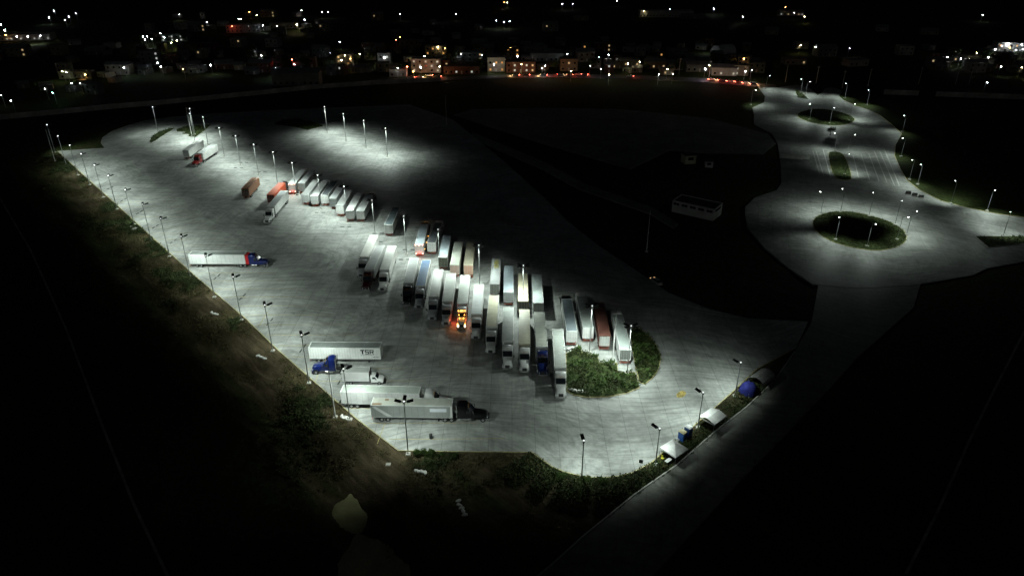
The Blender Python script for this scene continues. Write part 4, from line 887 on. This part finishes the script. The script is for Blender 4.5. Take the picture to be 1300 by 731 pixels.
wall_run('boundary_wall', [(247.5,418.8), (271.2,414.5), (305.8,408.3)], 2.6, M_PWALL, 'long pale wall running off the right edge', pan=14)
wall_run('barrier_wall', [(114.8,295.2), (126.5,292.4)], 1.8, M_WALLW, 'low white barrier wall left of the oblong median', pan=5)
def barrier(xy, rz, label):
    t = thing('road_barrier', label, 'barrier', (*xy, 0), rz, 'dark barriers on the curve'); obj('body', MB().loft([[(-.9, -.3, 0), (.9, -.3, 0), (.9, .3, 0), (-.9, .3, 0)], [(-.9, -.3, .25), (.9, -.3, .25), (.9, .3, .25), (-.9, .3, .25)], [(-.85, -.1, .95), (.85, -.1, .95), (.85, .1, .95), (-.85, .1, .95)]]), M_CHAS, t)
    obj('reflector', MB().box(-.2, .2, -.32, -.302, .08, .2), M_AMBER, t)
for i, q in enumerate(((147.3,250.1), (148.57,247.96), (149.80,245.84))): barrier(q, -.3, 'dark road barrier on the outer curve, %s from the left' % ordw(i))

# ---------------------------------------------------------------- the town
HC = [(.28, .26, .20), (.19, .155, .11), (.15, .16, .155), (.29, .275, .24), (.13, .062, .04), (.12, .15, .12), (.38, .37, .35)]
HCN = ['cream', 'tan', 'grey', 'pale', 'brick-red', 'greenish', 'white']
M_WLIT = [glow('window_warm', (1, .72, .35), .4), glow('window_white', (.95, 1, .9), .35), glow('window_amber', (1, .5, .14), .55)]
M_TANK = mat('water_tank', (.03, .03, .03), .5, var=.1)
def house(xy, w, d, h, rz, ci, label, lit=(), storeys=None, pitched=False, wallm=None):
    t = thing('town_house', label, 'building', (*xy, -.25), math.radians(rz), 'buildings of the town')
    wm = wallm or mat('house_wall_%d' % ci, HC[ci], .85, var=.2, scale=.25); st = storeys or max(1, round(h / 3.1))
    obj('wall', MB().box(-w / 2, w / 2, 0, d, 0, h), wm, t)
    if pitched:
        obj('roof', MB().loft([[(-w / 2 - .4, -.4, h), (w / 2 + .4, -.4, h), (w / 2 + .4, -.4, h + .15), (-w / 2 - .4, -.4, h + .15)], [(-w / 2 - .4, d / 2, h + d * .22), (w / 2 + .4, d / 2, h + d * .22), (w / 2 + .4, d / 2, h + d * .22 + .15), (-w / 2 - .4, d / 2, h + d * .22 + .15)], [(-w / 2 - .4, d + .4, h), (w / 2 + .4, d + .4, h), (w / 2 + .4, d + .4, h + .15), (-w / 2 - .4, d + .4, h + .15)]]), mat('sheet_roof', (.20, .21, .21), .6, var=.2, scale=.3, stripes=.9), t)
    else:
        obj('roof', MB().box(-w / 2 + .15, w / 2 - .15, .15, d - .15, h, h + .06), mat('flat_roof', (.22, .21, .19), .9, var=.25, scale=.4), t)
        obj('parapet', MB().box(-w / 2 - .03, w / 2 + .03, -.03, .14, h, h + .5).box(-w / 2 - .03, w / 2 + .03, d - .14, d + .03, h, h + .5).box(-w / 2 - .03, -w / 2 + .14, .14, d - .14, h, h + .497).box(w / 2 - .14, w / 2 + .03, .14, d - .14, h, h + .497), wm, t)
        if h < 12: obj('water_tank', MB().tube((w * .25, d * .6, h + .06), (w * .25, d * .6, h + 1.2), .55, .55, 10).tube((w * .25, d * .6, h + 1.2), (w * .25, d * .6, h + 1.45), .55, .2, 10), M_TANK, t)
    n = max(1, int(w / 3.4)); k = 0
    for s in range(st):
        z = h / st * s + .95
        for i in range(n):
            x = -w / 2 + w * (i + .5) / n
            if s == 0 and i == n // 2:
                dd = obj('door', MB().box(x - .5, x + .5, -.05, -.003, 0, 2.15), M_FOOT, t); obj('handle', MB().box(x + .32, x + .4, -.1, -.05, 1, 1.12), M_BLACK, dd)
            else:
                f = obj('window', MB().box(x - .6, x + .6, -.05, -.003, z, z + 1.25), M_WLIT[lit[k % len(lit)]] if lit and lit[k % len(lit)] is not None else M_GLASS, t)
                obj('sill', MB().box(x - .7, x + .7, -.14, -.051, z - .12, z - .01), wm, f)
            k += 1
    return t
M_GLOBE = {'w': glow('lamp_white', (.93, .98, 1.0), 86), 'o': glow('lamp_orange', (1.0, .45, .10), 73), 'y': glow('lamp_warm', (1.0, .82, .45), 80), 'b': glow('lamp_bluewhite', (.75, .88, 1.0), 93), 'r': glow('lamp_red', (1.0, .10, .05), 140), 'g': glow('lamp_green', (.45, 1.0, .75), 60), 'l': glow('lamp_lime', (.8, 1.0, .35), 150)}
LC = {'w': (.93, .98, 1.0), 'o': (1.0, .45, .10), 'y': (1.0, .82, .45), 'b': (.75, .88, 1.0), 'r': (1.0, .1, .05), 'g': (.45, 1, .75), 'l': (.8, 1, .35)}
LN = {'w': 'white', 'o': 'orange', 'y': 'warm yellow', 'b': 'bluish white', 'r': 'red', 'g': 'teal', 'l': 'lime green'}
ME['tl_pole'] = MB().tube((0, 0, -.4), (0, 0, 6.3), .09, .06, 6).tube((0, 0, 6.2), (0, -.9, 6.55), .045, .045, 5).mesh('pole')
ME['tl_head'] = MB().loft([[(-.16, -1.3, 6.5), (.16, -1.3, 6.5), (.16, -1.3, 6.62), (-.16, -1.3, 6.62)], [(-.2, -.75, 6.5), (.2, -.75, 6.5), (.2, -.75, 6.66), (-.2, -.75, 6.66)]]).mesh('lamp_head')
ME['tl_globe'] = MB().ball((0, -1.02, 6.36), .24, .24, .2, 8, 4).mesh('lamp_globe')
LAMPN = {}
def town_lamp(xy, c, power, where):
    key = (c, where); LAMPN[key] = LAMPN.get(key, 0) + 1
    t = thing('town_lamp', '%s town lamp %s, %s from the left' % (LN[c], where, ordw(LAMPN[key] - 1)), 'street lamp', (*xy, -.2), 0, 'lamps of the town')
    obj('pole', ME['tl_pole'], M_STEEL, t); h = obj('lamp_head', ME['tl_head'], M_STEEL, t)
    g = obj('lamp_globe', ME['tl_globe'], M_GLOBE[c], h); s = min(2.2, .75 + power * .35); g.scale = (s, s, s); g.location = (0, -1.02 * (1 - s), 6.42 * (1 - s) - .04)
    lamp('POINT', 'lamp_light', t, (0, -1.3, 5.4), 95 * power, LC[c], size=.3)
A = 'at the far left of the town'; B_ = 'on the left side of the town'; C = 'in the middle of the town'; D_ = 'in the row along the highway'; F = 'far off at the top of the picture'; R_ = 'on the right side of the town'
TL = [(A, [((-477.4,701.1), 'w', 2), ((-448.6,661.8), 'b', 4), ((-428.5,631.3), 'o', 2), ((-413.2,621.7), 'w', 1.4), ((-404.0,621.7), 'w', 3), ((-396.3,626.5), 'w', 2.5), ((-465.9,758.6), 'b', 2), ((-495.1,817.7), 'w', .5), ((-438.7,738.5), 'w', .4), ((-449.9,765.5), 'w', .5), ((-458.6,794.5), 'w', .4), ((-279.2,392.6), 'w', 1), ((-264.9,378.8), 'w', .3), ((-264.9,409.4), 'w', .2)]),
      (B_, [((-254.3,398.7), 'g', .5), ((-285.5,463.3), 'l', 1.6), ((-281.5,460.6), 'w', 1.4), ((-258.5,425.3), 'w', .6), ((-253.8,425.3), 'w', .3), ((-265.2,452.5), 'o', 2.2), ((-253.3,477.4), 'b', 2.6), ((-307.9,621.7), 'w', 1), ((-304.6,621.7), 'w', 1.2), ((-294.4,607.8), 'w', 1), ((-297.5,603.3), 'w', 1), ((-239.2,495.3), 'w', 1), ((-302.0,641.2), 'w', .8), ((-230.4,480.3), 'w', 1.6), ((-288.1,617.0), 'b', 2), ((-270.0,598.9), 'y', 2.2), ((-268.9,585.9), 'l', .8), ((-346.8,787.1), 'w', 1.4), ((-212.3,471.6), 'o', .9), ((-295.7,713.2), 'w', 1.6), ((-292.1,719.3), 'w', 1.2), ((-200.0,486.2), 'w', 2.6), ((-257.4,689.4), 'r', .8), ((-270.7,745.1), 'w', .7), ((-268.4,745.1), 'w', .8), ((-281.2,809.8), 'o', 1.2), ((-239.1,707.1), 'w', 1.4), ((-230.9,695.2), 'b', 2), ((-263.9,779.8), 'y', 1.2), ((-216.1,689.4), 'w', .7), ((-201.1,701.1), 'y', 3.6), ((-203.5,738.5), 'w', 1.2), ((-229.7,825.7), 'w', .8), ((-203.5,809.8), 'w', 1), ((-196.8,809.8), 'w', 1), ((-194.4,561.5), 'w', 1), ((-178.7,524.8), 'w', 1.4), ((-153.6,474.5), 'b', 3.6), ((-145.3,489.2), 'w', .8), ((-152.1,508.0), 'r', 1.2), ((-131.6,535.3), 'b', 2.2), ((-136.6,590.2), 'w', 1.4), ((-117.1,504.8), 'y', 2.4), ((-119.1,524.8), 'y', 1.2), ((-112.4,511.3), 'o', 1.5), ((-109.8,531.8), 'y', .7)]),
      (C, [((-89.9,518.0), 'w', 4), ((-94.0,603.3), 'r', .7), ((-92.8,617.0), 'o', .7), ((-68.9,480.3), 'r', 1.6), ((-62.6,463.3), 'o', 1.4), ((-74.2,474.5), 'w', 1.2), ((-62.0,521.3), 'l', 2.5), ((-57.3,498.5), 'w', 3.4), ((-59.7,477.4), 'b', 1.5), ((-56.6,565.4), 'y', 1.8), ((-50.5,557.6), 'o', .9), ((-47.6,480.3), 'y', 1.6), ((-37.0,531.8), 'w', .7), ((-21.5,528.2), 'b', .7), ((-12.1,489.2), 'w', 3), ((-1.2,561.5), 'o', 2.4), ((3.9,521.3), 'w', 2), ((6.3,489.2), 'y', .9), ((19.5,474.5), 'w', 1.8), ((21.9,483.2), 'w', 1.2), ((39.8,531.8), 'w', 1.6), ((37.6,463.3), 'y', .9)]),
      (D_, [((57.5,471.6), 'b', 1.4), ((60.3,452.5), 'y', 1.2), ((51.5,483.2), 'w', .3), ((61.1,518.0), 'w', .9), ((69.0,528.2), 'w', .9), ((77.9,492.3), 'y', 1.6), ((86.8,498.5), 'y', .8), ((100.3,471.6), 'y', 1.6), ((100.6,455.2), 'w', .5), ((91.2,452.5), 'w', .6), ((124.8,471.6), 'b', 3.6), ((130.9,486.2), 'y', .9), ((161.3,511.3), 'o', 1.8), ((148.3,463.3), 'w', 2), ((153.9,468.8), 'w', .6)]),
      (F, [((-116.7,787.1), 'w', .7), ((-58.4,787.1), 'w', .8), ((-7.5,719.3), 'b', 3), ((-15.3,732.0), 'w', .6), ((-2.3,725.6), 'w', 1), ((-9.5,914.8), 'o', .8), ((-5.7,914.8), 'w', .8), ((59.5,895.6), 'w', 1.4), ((71.6,895.6), 'w', 1.2), ((128.8,934.9), 'w', .5), ((142.3,817.7), 'y', .8), ((173.6,833.9), 'b', 2.4), ((224.4,842.2), 'b', 2.8), ((234.5,765.5), 'w', .9), ((310.0,859.3), 'o', 1.3), ((299.6,802.1), 'w', .8), ((297.0,765.5), 'y', 1.5)]),
      (R_, [((223.3,573.5), 'y', 2), ((231.8,565.4), 'w', .6), ((254.4,557.6), 'w', .3), ((306.4,518.0), 'w', 2.2), ((312.1,511.3), 'w', .8), ((318.1,511.3), 'w', .9), ((486.3,779.8), 'w', 1.8), ((335.3,518.0), 'w', 1.6), ((337.1,535.3), 'y', .5), ((362.0,553.8), 'b', 3.4), ((376.4,569.4), 'w', 1), ((388.9,581.7), 'w', 4), ((377.5,561.5), 'o', 1.6), ((375.0,550.0), 'w', 1.4), ((396.8,577.5), 'b', 1.8), ((382.7,553.8), 'w', 1.4), ((321.0,480.3), 'w', .5), ((332.6,477.4), 'y', .7), ((280.3,427.6), 'w', .5)])]
for wh, ls in TL:
    for q, c, p in sorted(ls, key=lambda e: e[0][0] / e[0][1]): town_lamp(q, c, p, wh)
# named buildings
house((-423.1,643.1), 44, 12, 4.6, 8, 6, 'long white shed lit by lamps at the far left edge', (1, None, 1), 1)
house((-249.8,693.8), 30, 12, 6.5, 10, 6, 'long white building below the orange lamp on the left side', (None,), 2)
house((-257.0,520.8), 13, 9, 9.5, 20, 2, 'tall grey block on the left with blank walls', (None, None, 1))
house((-289.1,636.1), 22, 10, 5.5, 5, 5, 'greenish house on the lit lawn on the left side', (1, None))
house((-134.4,449.7), 29, 10, 7.6, 3, 3, 'wide pale shed just beyond the boundary wall', (None,), 1, True)
house((-75.2,478.1), 11, 8, 4.5, 0, 3, 'low pale box building behind the boundary wall in the middle', (None,), 1)
house((-91.4,524.1), 9, 8, 7.5, 0, 2, 'grey house under the bright white lamp in the middle', (None, 1))
house((-58.2,493.5), 20, 9, 8.5, -4, 6, 'floodlit white two-storey building in the middle of town', (1, None, 1, None))
house((-46.7,496.4), 9, 8, 7, 0, 4, 'brick-red house right of the floodlit white building', (0, None, 2))
house((-33.8,487.8), 24, 8, 4.6, 2, 4, 'long low brick-red building left of the amber-lit house', (None, None, 1), 1)
house((-10.7,496.4), 12, 9, 9, 0, 0, 'cream two-storey house with a row of amber lights', (2, 2, 2, None), 2)
house((-58.7,565.6), 16, 9, 6.5, 0, 1, 'tan house under the warm lamp behind the floodlit building', (2, None, 2))
house((-1.2,558.3), 14, 9, 6.2, 4, 4, 'brick-red house under the tall orange lamp', (None, 2))
house((5.9,493.5), 20, 9, 6.5, 0, 4, 'dark brick building with three lit windows right of the cream house', (None, 1, None, 1, 0))
house((25.4,537.3), 24, 12, 5.5, 0, 2, 'wide grey shop with a pale roof edge beyond the highway', (None,), 1)
house((38.9,499.3), 12, 9, 7.5, 0, 1, 'tan block right of the wide grey shop', (None, 0, None))
house((82.6,517.7), 16, 8, 4.2, 0, 0, 'low cream house with a glowing yellow front', (0, 0, 0), 1)
house((73.0,508.4), 8, 7, 3.6, 0, 1, 'small tan hut left of the yellow-fronted house', (0, None), 1)
house((100.4,508.4), 14, 8, 4.5, 5, 1, 'tan pitched-roof house in the highway row', (None, 0), 1, True)
house((104.1,485.0), 8, 7, 3.6, 10, 0, 'cream hut with a warm front by the highway', (0, None), 1)
house((126.2,496.4), 15, 9, 4.5, 0, 2, 'grey pitched shed left of the bluish lamp', (None,), 1, True)
house((140.7,482.2), 16, 9, 5.0, -8, 6, 'white pitched shed right of the bluish lamp', (None, 1), 1, True)
house((151.6,482.2), 10, 8, 6.2, -10, 0, 'cream building by the highway junction', (1, None))
house((167.7,817.7), 58, 14, 6.0, -2, 6, 'very long white building far off at the top', (None,), 1)
house((193.4,803.1), 22, 10, 4.0, -4, 2, 'grey annex beside the very long white building', (None,), 1)
house((309.0,832.8), 26, 10, 5.0, -6, 0, 'cream building far off below the orange lamp at the top right', (1, None, 0), 1)
house((234.3,596.9), 10, 8, 4.5, 0, 3, 'pale house beside the lone warm lamp on the right side', (0, None), 1)
house((333.8,537.3), 34, 9, 3.6, -4, 2, 'long low grey row of stalls on the right side', (1, None, 0, None), 1)
house((392.3,580.9), 20, 10, 6.5, -8, 6, 'white building under the brightest lamps at the right edge', (1, None, 2))
house((-121.0,530.6), 13, 8, 5.5, 12, 0, 'cream house in the warm-lit lane left of the middle', (0, None, 0))
house((-221.4,725.0), 26, 8, 4.2, 4, 0, 'cream wall-like house glowing beside the yellow lamp', (None,), 1)
house((-289.4,471.3), 9, 7, 4.0, 10, 3, 'pale house between the lime and the white lamp', (None, 1), 1)
house((-281.1,474.0), 12, 7, 3.8, 4, 1, 'tan house under the orange lamp on the left', (None, 2), 1)
house((-261.9,499.3), 12, 8, 3.8, 15, 3, 'pale low house under the bluish lamp on the left', (None,), 1)
# arched hall
t = thing('arched_hall', 'white arched hall standing alone above the highway row', 'building', (*(158.2,573.2), -.2), math.radians(-62))
ar = lambda y: [(6.0 * math.cos(math.pi * i / 12), y, 6.0 * math.sin(math.pi * i / 12)) for i in range(13)]
sh = MB(); rr = [ar(0), ar(16)]
for i in range(12): sh.poly([rr[0][i], rr[0][i + 1], rr[1][i + 1], rr[1][i]])
obj('arched_roof', sh, mat('hall_sheet', (.5, .52, .5), .6, var=.15, scale=.2, stripes=1.0), t); obj('end_wall', MB().poly(ar(.05)), M_ROOFD, t); obj('end_wall', MB().poly(ar(15.95)[::-1]), M_ROOFD, t)
obj('door', MB().box(-1.8, 1.8, -.06, .04, 0, 3.6), M_CHAS, t)
lamp('POINT', 'door_light', t, (-3, -6, 5), 500, LC['w'], size=.3)
# unlit houses filling the blocks
fill = [(-321.0,565.6), (-324.7,596.9), (-262.8,485.0), (-216.3,493.5), (-240.8,580.9), (-199.2,505.3), (-225.7,605.2), (-170.9,493.5), (-196.7,605.2), (-142.4,511.4), (-146.6,558.3), (-176.3,702.0), (-104.2,493.5), (-114.6,596.9), (-82.8,596.9), (-28.9,537.3), (-25.8,605.2), (18.6,580.9), (54.9,537.3), (71.4,580.9), (99.9,565.6), (124.2,551.1), (122.5,511.4), (165.6,493.5), (37.0,702.0), (-68.7,725.0), (-140.6,789.0), (-296.3,702.0), (-265.2,817.7), (-351.3,565.6), (-376.9,558.3), (239.3,558.3), (245.6,517.7), (302.8,565.6), (298.0,511.4), (315.1,493.5), (348.2,702.0), (381.3,680.4), (237.4,680.4), (74.4,789.0), (203.2,524.1)]
for i, q in enumerate(sorted(fill, key=lambda e: e[0] / e[1])):
    house(q, RND.uniform(9, 17), RND.uniform(7, 11), RND.choice((3.4, 3.8, 6.2, 6.6)), RND.uniform(-20, 20), RND.randrange(7), 'unlit house lost in the dark of the town, %s from the left' % ordw(i), (None,) if i % 3 else (None, None, None, 0), None, i % 2 == 0)
small = [(-379.5,544.1), (-299.1,441.5), (-281.3,435.5), (-304.8,493.2), (-265.0,431.1), (-320.1,531.6), (-364.5,617.2), (-267.2,447.5), (-247.8,423.8), (-330.1,583.6), (-269.5,476.4), (-254.0,459.4), (-282.7,550.4), (-287.9,570.9), (-247.1,486.1), (-249.9,496.7), (-344.9,709.3), (-331.6,685.2), (-317.6,664.5), (-276.3,581.7), (-235.2,490.6), (-248.4,530.9), (-362.8,812.5), (-319.3,715.1), (-259.6,577.0), (-249.3,556.8), (-228.6,506.8), (-241.7,542.4), (-213.8,489.8), (-222.2,511.1), (-234.8,551.1), (-294.3,702.6), (-330.1,803.1), (-239.6,573.5), (-287.2,715.1), (-220.7,555.0), (-287.5,741.3), (-203.8,518.3), (-188.8,503.8), (-291.1,833.5), (-199.2,559.7), (-174.6,486.4), (-187.0,544.1), (-178.6,527.0), (-232.2,707.7), (-211.5,658.1), (-173.1,537.3), (-166.2,514.8), (-180.1,566.0), (-156.5,486.7), (-211.0,682.5), (-162.2,544.5), (-238.1,823.6), (-144.0,484.7), (-147.6,504.7), (-150.5,525.4), (-203.0,730.3), (-193.8,697.6), (-155.6,557.2), (-178.4,658.1), (-197.1,758.3), (-147.2,555.8), (-120.2,483.0), (-114.8,485.2), (-111.7,507.7), (-120.3,601.4), (-100.6,496.1), (-110.7,563.8), (-113.7,580.1), (-105.1,543.8), (-105.6,586.0), (-90.0,505.0), (-87.1,495.2), (-80.8,498.2), (-103.3,656.6), (-89.4,573.5), (-106.4,691.6), (-79.1,575.8), (-73.8,535.6), (-68.5,506.8), (-90.6,690.5), (-77.0,611.6), (-57.0,507.4), (-74.5,677.8), (-80.1,754.4), (-65.3,628.3), (-51.0,518.0), (-52.4,539.6), (-43.5,559.4), (-40.8,534.2), (-48.4,653.2), (-36.3,523.4), (-39.9,584.8), (-32.7,502.3), (-33.2,715.1), (-26.2,567.9), (-22.1,514.8), (-21.3,604.8), (-17.6,568.6), (-12.7,549.0), (-9.4,518.9), (-2.9,542.0), (0.5,631.1), (10.3,583.2), (10.8,600.2), (10.2,539.0), (11.1,518.3), (15.4,559.7), (20.7,599.8), (22.0,502.9), (29.6,570.1), (27.6,515.5), (34.7,556.8), (40.9,613.3), (35.4,515.8), (43.2,563.0), (47.6,576.2), (52.4,544.5), (56.9,578.5), (57.0,562.3), (64.6,593.2), (58.4,509.3), (78.2,631.1), (65.5,492.3), (69.9,524.4), (79.7,586.0), (76.7,541.0), (77.7,492.3), (91.0,580.1), (96.3,598.1), (85.0,493.8), (98.5,562.7), (106.3,588.0), (102.0,536.6), (113.3,580.1), (117.9,599.4), (109.8,540.3), (111.8,515.2), (115.1,502.6), (132.4,580.5), (125.5,547.6), (130.6,537.9), (129.2,525.7), (155.1,611.6), (151.3,592.4), (137.3,525.4), (162.6,609.5), (143.4,514.8), (138.9,496.4), (158.3,571.6), (155.9,555.4), (151.5,537.3), (145.3,497.0), (166.4,574.3), (171.7,591.6), (154.4,514.5), (159.7,529.3), (164.4,521.2), (185.2,583.2), (174.0,525.0), (335.6,589.6), (308.2,534.2), (294.9,501.7), (304.3,512.7), (342.7,566.4), (317.6,503.5), (325.3,497.3), (371.3,571.6), (385.6,590.4), (349.9,527.3), (362.8,546.2), (343.5,509.6), (358.4,530.6), (373.9,546.2), (342.7,493.2), (356.8,511.1)]
for i, q in enumerate(small):
    k = RND.random()
    house(q, RND.uniform(4.5, 9), RND.uniform(4.5, 8), RND.choice((2.7, 3.0, 3.2, 5.6)), RND.uniform(-35, 35), RND.randrange(7), 'small dim house packed into the town, %s from the left' % ordw(i), (None,) if k < .8 else (None, RND.choice((0, 1, 2)), None), None, RND.random() < .5)
tp = [(-317.5,471.3), (-329.3,517.7), (-296.9,530.6), (-299.2,558.3), (-306.3,605.2), (-296.5,640.8), (-297.2,650.3), (-275.9,627.0), (-267.4,622.5), (-221.7,551.1), (-191.7,537.3), (-175.0,524.1), (-153.9,499.3), (-139.9,493.5), (-140.0,524.1), (-129.6,499.3), (-125.0,517.7), (-113.0,530.6), (-101.5,499.3), (-101.6,530.6), (-87.8,537.3), (-71.8,558.3), (-42.8,530.6), (-23.5,493.5), (-21.1,499.3), (-5.8,544.1), (10.5,544.1), (29.7,499.3), (55.7,505.3), (91.8,499.3), (113.2,493.5), (140.8,505.3), (154.5,511.4), (176.4,517.7), (178.9,493.5), (217.3,580.9), (242.1,580.9), (221.4,499.3), (245.8,482.2), (300.3,537.3), (318.6,530.6), (335.8,524.1), (333.7,499.3), (332.0,482.2), (240.3,365.6), (239.5,349.4), (206.9,327.5), (213.0,295.8), (197.1,300.5), (195.9,320.7)]
for i, q in enumerate(sorted(tp, key=lambda e: e[0] / e[1])): tree(q, i % 3, 'dark tree among the town lights, %s from the left' % ordw(i), RND.uniform(.8, 1.3))
# utility poles along the right
ME['util'] = MB().tube((0, 0, -.4), (0, 0, 10.5), .17, .11, 8).mesh('pole'); ME['xarm'] = MB().box(-1.1, 1.1, -.06, .06, 9.7, 9.85).tube((-.95, 0, 9.85), (-.95, 0, 10.1), .05, .05, 6).tube((.95, 0, 9.85), (.95, 0, 10.1), .05, .05, 6).tube((0, 0, 10.4), (0, 0, 10.65), .05, .05, 6).mesh('crossarm')
for i, q in enumerate(((174.1,460.9), (192.2,457.1), (202.1,441.3), (221.2,448.5), (255.1,453.4), (278.3,453.4), (286.7,453.4), (129.4,476.7), (112.0,487.8), (14.0,499.3), (-106.8,493.5))):
    t = thing('utility_pole', 'grey utility pole %s' % ('behind the far roundabout, first from the left', 'behind the far roundabout, second from the left', 'at the loop road past the far roundabout', 'behind the bright lamp right of the far roundabout', 'above the gap in the pale wall', 'above the long pale wall, left one', 'above the long pale wall, right one', 'beside the bluish highway lamp', 'in the highway row left of the grey shed', 'in front of the wide grey shop', 'in the dark left of the middle of town')[i], 'utility pole', (*q, -.2), .3, 'utility poles')
    obj('pole', ME['util'], M_MASTC, t); obj('crossarm', ME['xarm'], M_MASTC, t)
# cars on the highway
def car(xy, rz, col, label, tail=True, headl=False):
    t = thing('car', label, 'car', (*xy, -.02), math.radians(rz), 'cars on the highway'); k = 'carbody'
    if k not in ME:
        ME[k] = MB().loft([sec(-2.2, .78, .35, .95, .12), sec(-2.05, .85, .3, 1.0, .12), sec(-1.2, .88, .3, 1.02, .1), sec(1.0, .88, .3, .98, .1), sec(1.9, .84, .3, .85, .14), sec(2.2, .74, .35, .7, .12)]).mesh('body', True)
        ME['cargl'] = MB().loft([sec(-1.75, .74, .98, 1.06, .04), sec(-1.2, .70, .98, 1.42, .1), sec(.1, .70, .98, 1.44, .1), sec(.95, .76, .96, 1.03, .04)]).mesh('cabin_glass', True)
        ME['carrf'] = MB().box(-.6, .6, -1.15, .05, 1.44, 1.47).mesh('roof'); ME['cartl'] = MB().box(-.18, .18, -.06, .02, -.09, .09).mesh('tail_light')
    bd = obj('body', ME[k], paint(col, .3, 0, .05), t); obj('cabin_glass', ME['cargl'], M_GLASS, t); obj('roof', ME['carrf'], paint(col, .3, 0, .05), t)
    for s in (-1, 1):
        obj('tail_light', ME['cartl'], M_TAILON if tail else M_TAIL, t, (s * .58, -2.2, .78)); obj('headlight', ME['cartl'], (M_HEADON if tail else glow('parking_lamp', (1, .6, .3), 6)) if headl else M_HEAD, t, (s * .55, 2.2, .62))
        for y in (-1.35, 1.35): wheel(t, s * .78, y, .2, .32)
    if tail: lamp('POINT', 'tail_light_glow', t, (0, -3.2, .9), 110, (1, .12, .05), size=.2)
    if headl and tail: lamp('POINT', 'headlight_glow', t, (0, 3.6, .8), 900, (1, .55, .22), size=.2)
    return t
for i, (q, rz, c, hl) in enumerate((((44.0,483.6), 70, (.3, .3, .3), False), ((48.1,482.2), 70, (.05, .05, .06), True), ((77.6,476.7), 75, (.5, .5, .5), False), ((138.5,460.9), -70, (.4, .4, .42), False), ((142.8,458.4), -70, (.25, .02, .02), False), ((146.7,454.6), -72, (.6, .6, .6), True), ((133.7,463.5), -70, (.04, .05, .08), False), ((-54.6,479.4), 80, (.5, .5, .48), True), ((20.9,480.8), 80, (.08, .08, .1), True))):
    car(q, rz, c, ('grey car with red lights before the tan block', 'dark car with lights on right behind the grey one', 'silver car with red lights alone mid-highway', 'grey car second in the queue at the junction', 'red car third in the queue at the junction', 'white car with headlights leading the queue at the junction', 'dark car last in the queue at the junction', 'pale car with headlights before the floodlit building', 'dark car with headlights before the wide shop')[i], True, hl)

t = car((40.36,177.13), 20, (.3, .3, .3), 'lone car with its lights on in the dark right of the lot', False, True); t.location.z = gz(t.location.x, t.location.y)
# wheel stops, in pairs at the stall ends
ME['stop'] = MB().loft([[(-.65, -.11, 0), (.65, -.11, 0), (.65, .11, 0), (-.65, .11, 0)], [(-.63, -.06, .14), (.63, -.06, .14), (.63, .06, .14), (-.63, .06, .14)]]).mesh('wheel_stop')
M_RUB = mat('black_rubber', (.015, .015, .015), .7, var=.1, scale=3)
def stops(pts, rz, where):
    k = 0
    for q in pts:
        for s in (-1, 1):
            a = math.radians(rz); o = obj('wheel_stop', ME['stop'], M_RUB, None, (q[0] + s * 1.15 * math.cos(a), q[1] + s * 1.15 * math.sin(a), .001), (0, 0, a))
            tag(o, 'black rubber wheel stop %s, %s from the far end' % (where, ordw(k)), 'wheel stop', 'wheel stops'); k += 1
stops([(-152.4,255.9), (-140.87,242.91), (-129.33,230.48), (-117.89,217.48), (-106.78,205.16), (-83.61,179.87), (-72.29,167.68), (-60.86,154.30), (-49.27,141.87), (-37.56,128.87)], 82, 'in the line along the left edge')
stops([(-112.6,288.3), (-112.4,281.2), (-101.0,275.7), (-66.55,230.25), (-54.93,217.28), (-43.29,211.56), (-42.48,204.53), (-31.70,198.76), (-31.94,191.56)], 2, 'among the stalls of the middle row')
M_PATH = mat('pale_path', (.34, .32, .27), .9, var=.35, scale=.3)
for pts in ([(60.52,76.75), (72.21,89.55), (88.23,108.10), (103.36,125.03), (128.76,152.96)], [(-186.80,244.58), (-146.54,196.99), (-109.34,149.87), (-81.60,112.94), (-65.06,91.38), (-52.21,75.72)]):
    for a, b in zip(pts, pts[1:]): o = struct(strip('footpath', a, b, .45, -.02, M_PATH, None)); o.location.z = .12 if a[0] < 0 else .0

for i, (q, rz, c, hl) in enumerate((((2.6,480.5), 80, (.3, .3, .3), True), ((9.4,481.1), 80, (.05, .05, .06), False), ((32.4,482.2), -95, (.4, .4, .4), True), ((38.1,481.6), 80, (.2, .02, .02), False), ((-65.7,472.7), 75, (.4, .4, .4), False), ((-60.2,474.0), -100, (.3, .3, .32), True), ((-48.6,476.2), 78, (.06, .06, .07), False), ((128.3,466.1), -72, (.5, .5, .5), True), ((150.5,450.9), -75, (.1, .1, .12), True))):
    car(q, rz, c, ('grey car with headlights before the dark brick building', 'black car with red lights before the dark brick building', 'pale car with headlights coming past the tan block', 'red car between the pale and the grey car', 'pale car with red lights left of the floodlit building', 'grey car with headlights just left of the floodlit building', 'black car with red lights right of the floodlit building', 'white car with headlights behind the queue at the junction', 'dark car with headlights turning at the junction')[i], True, hl)
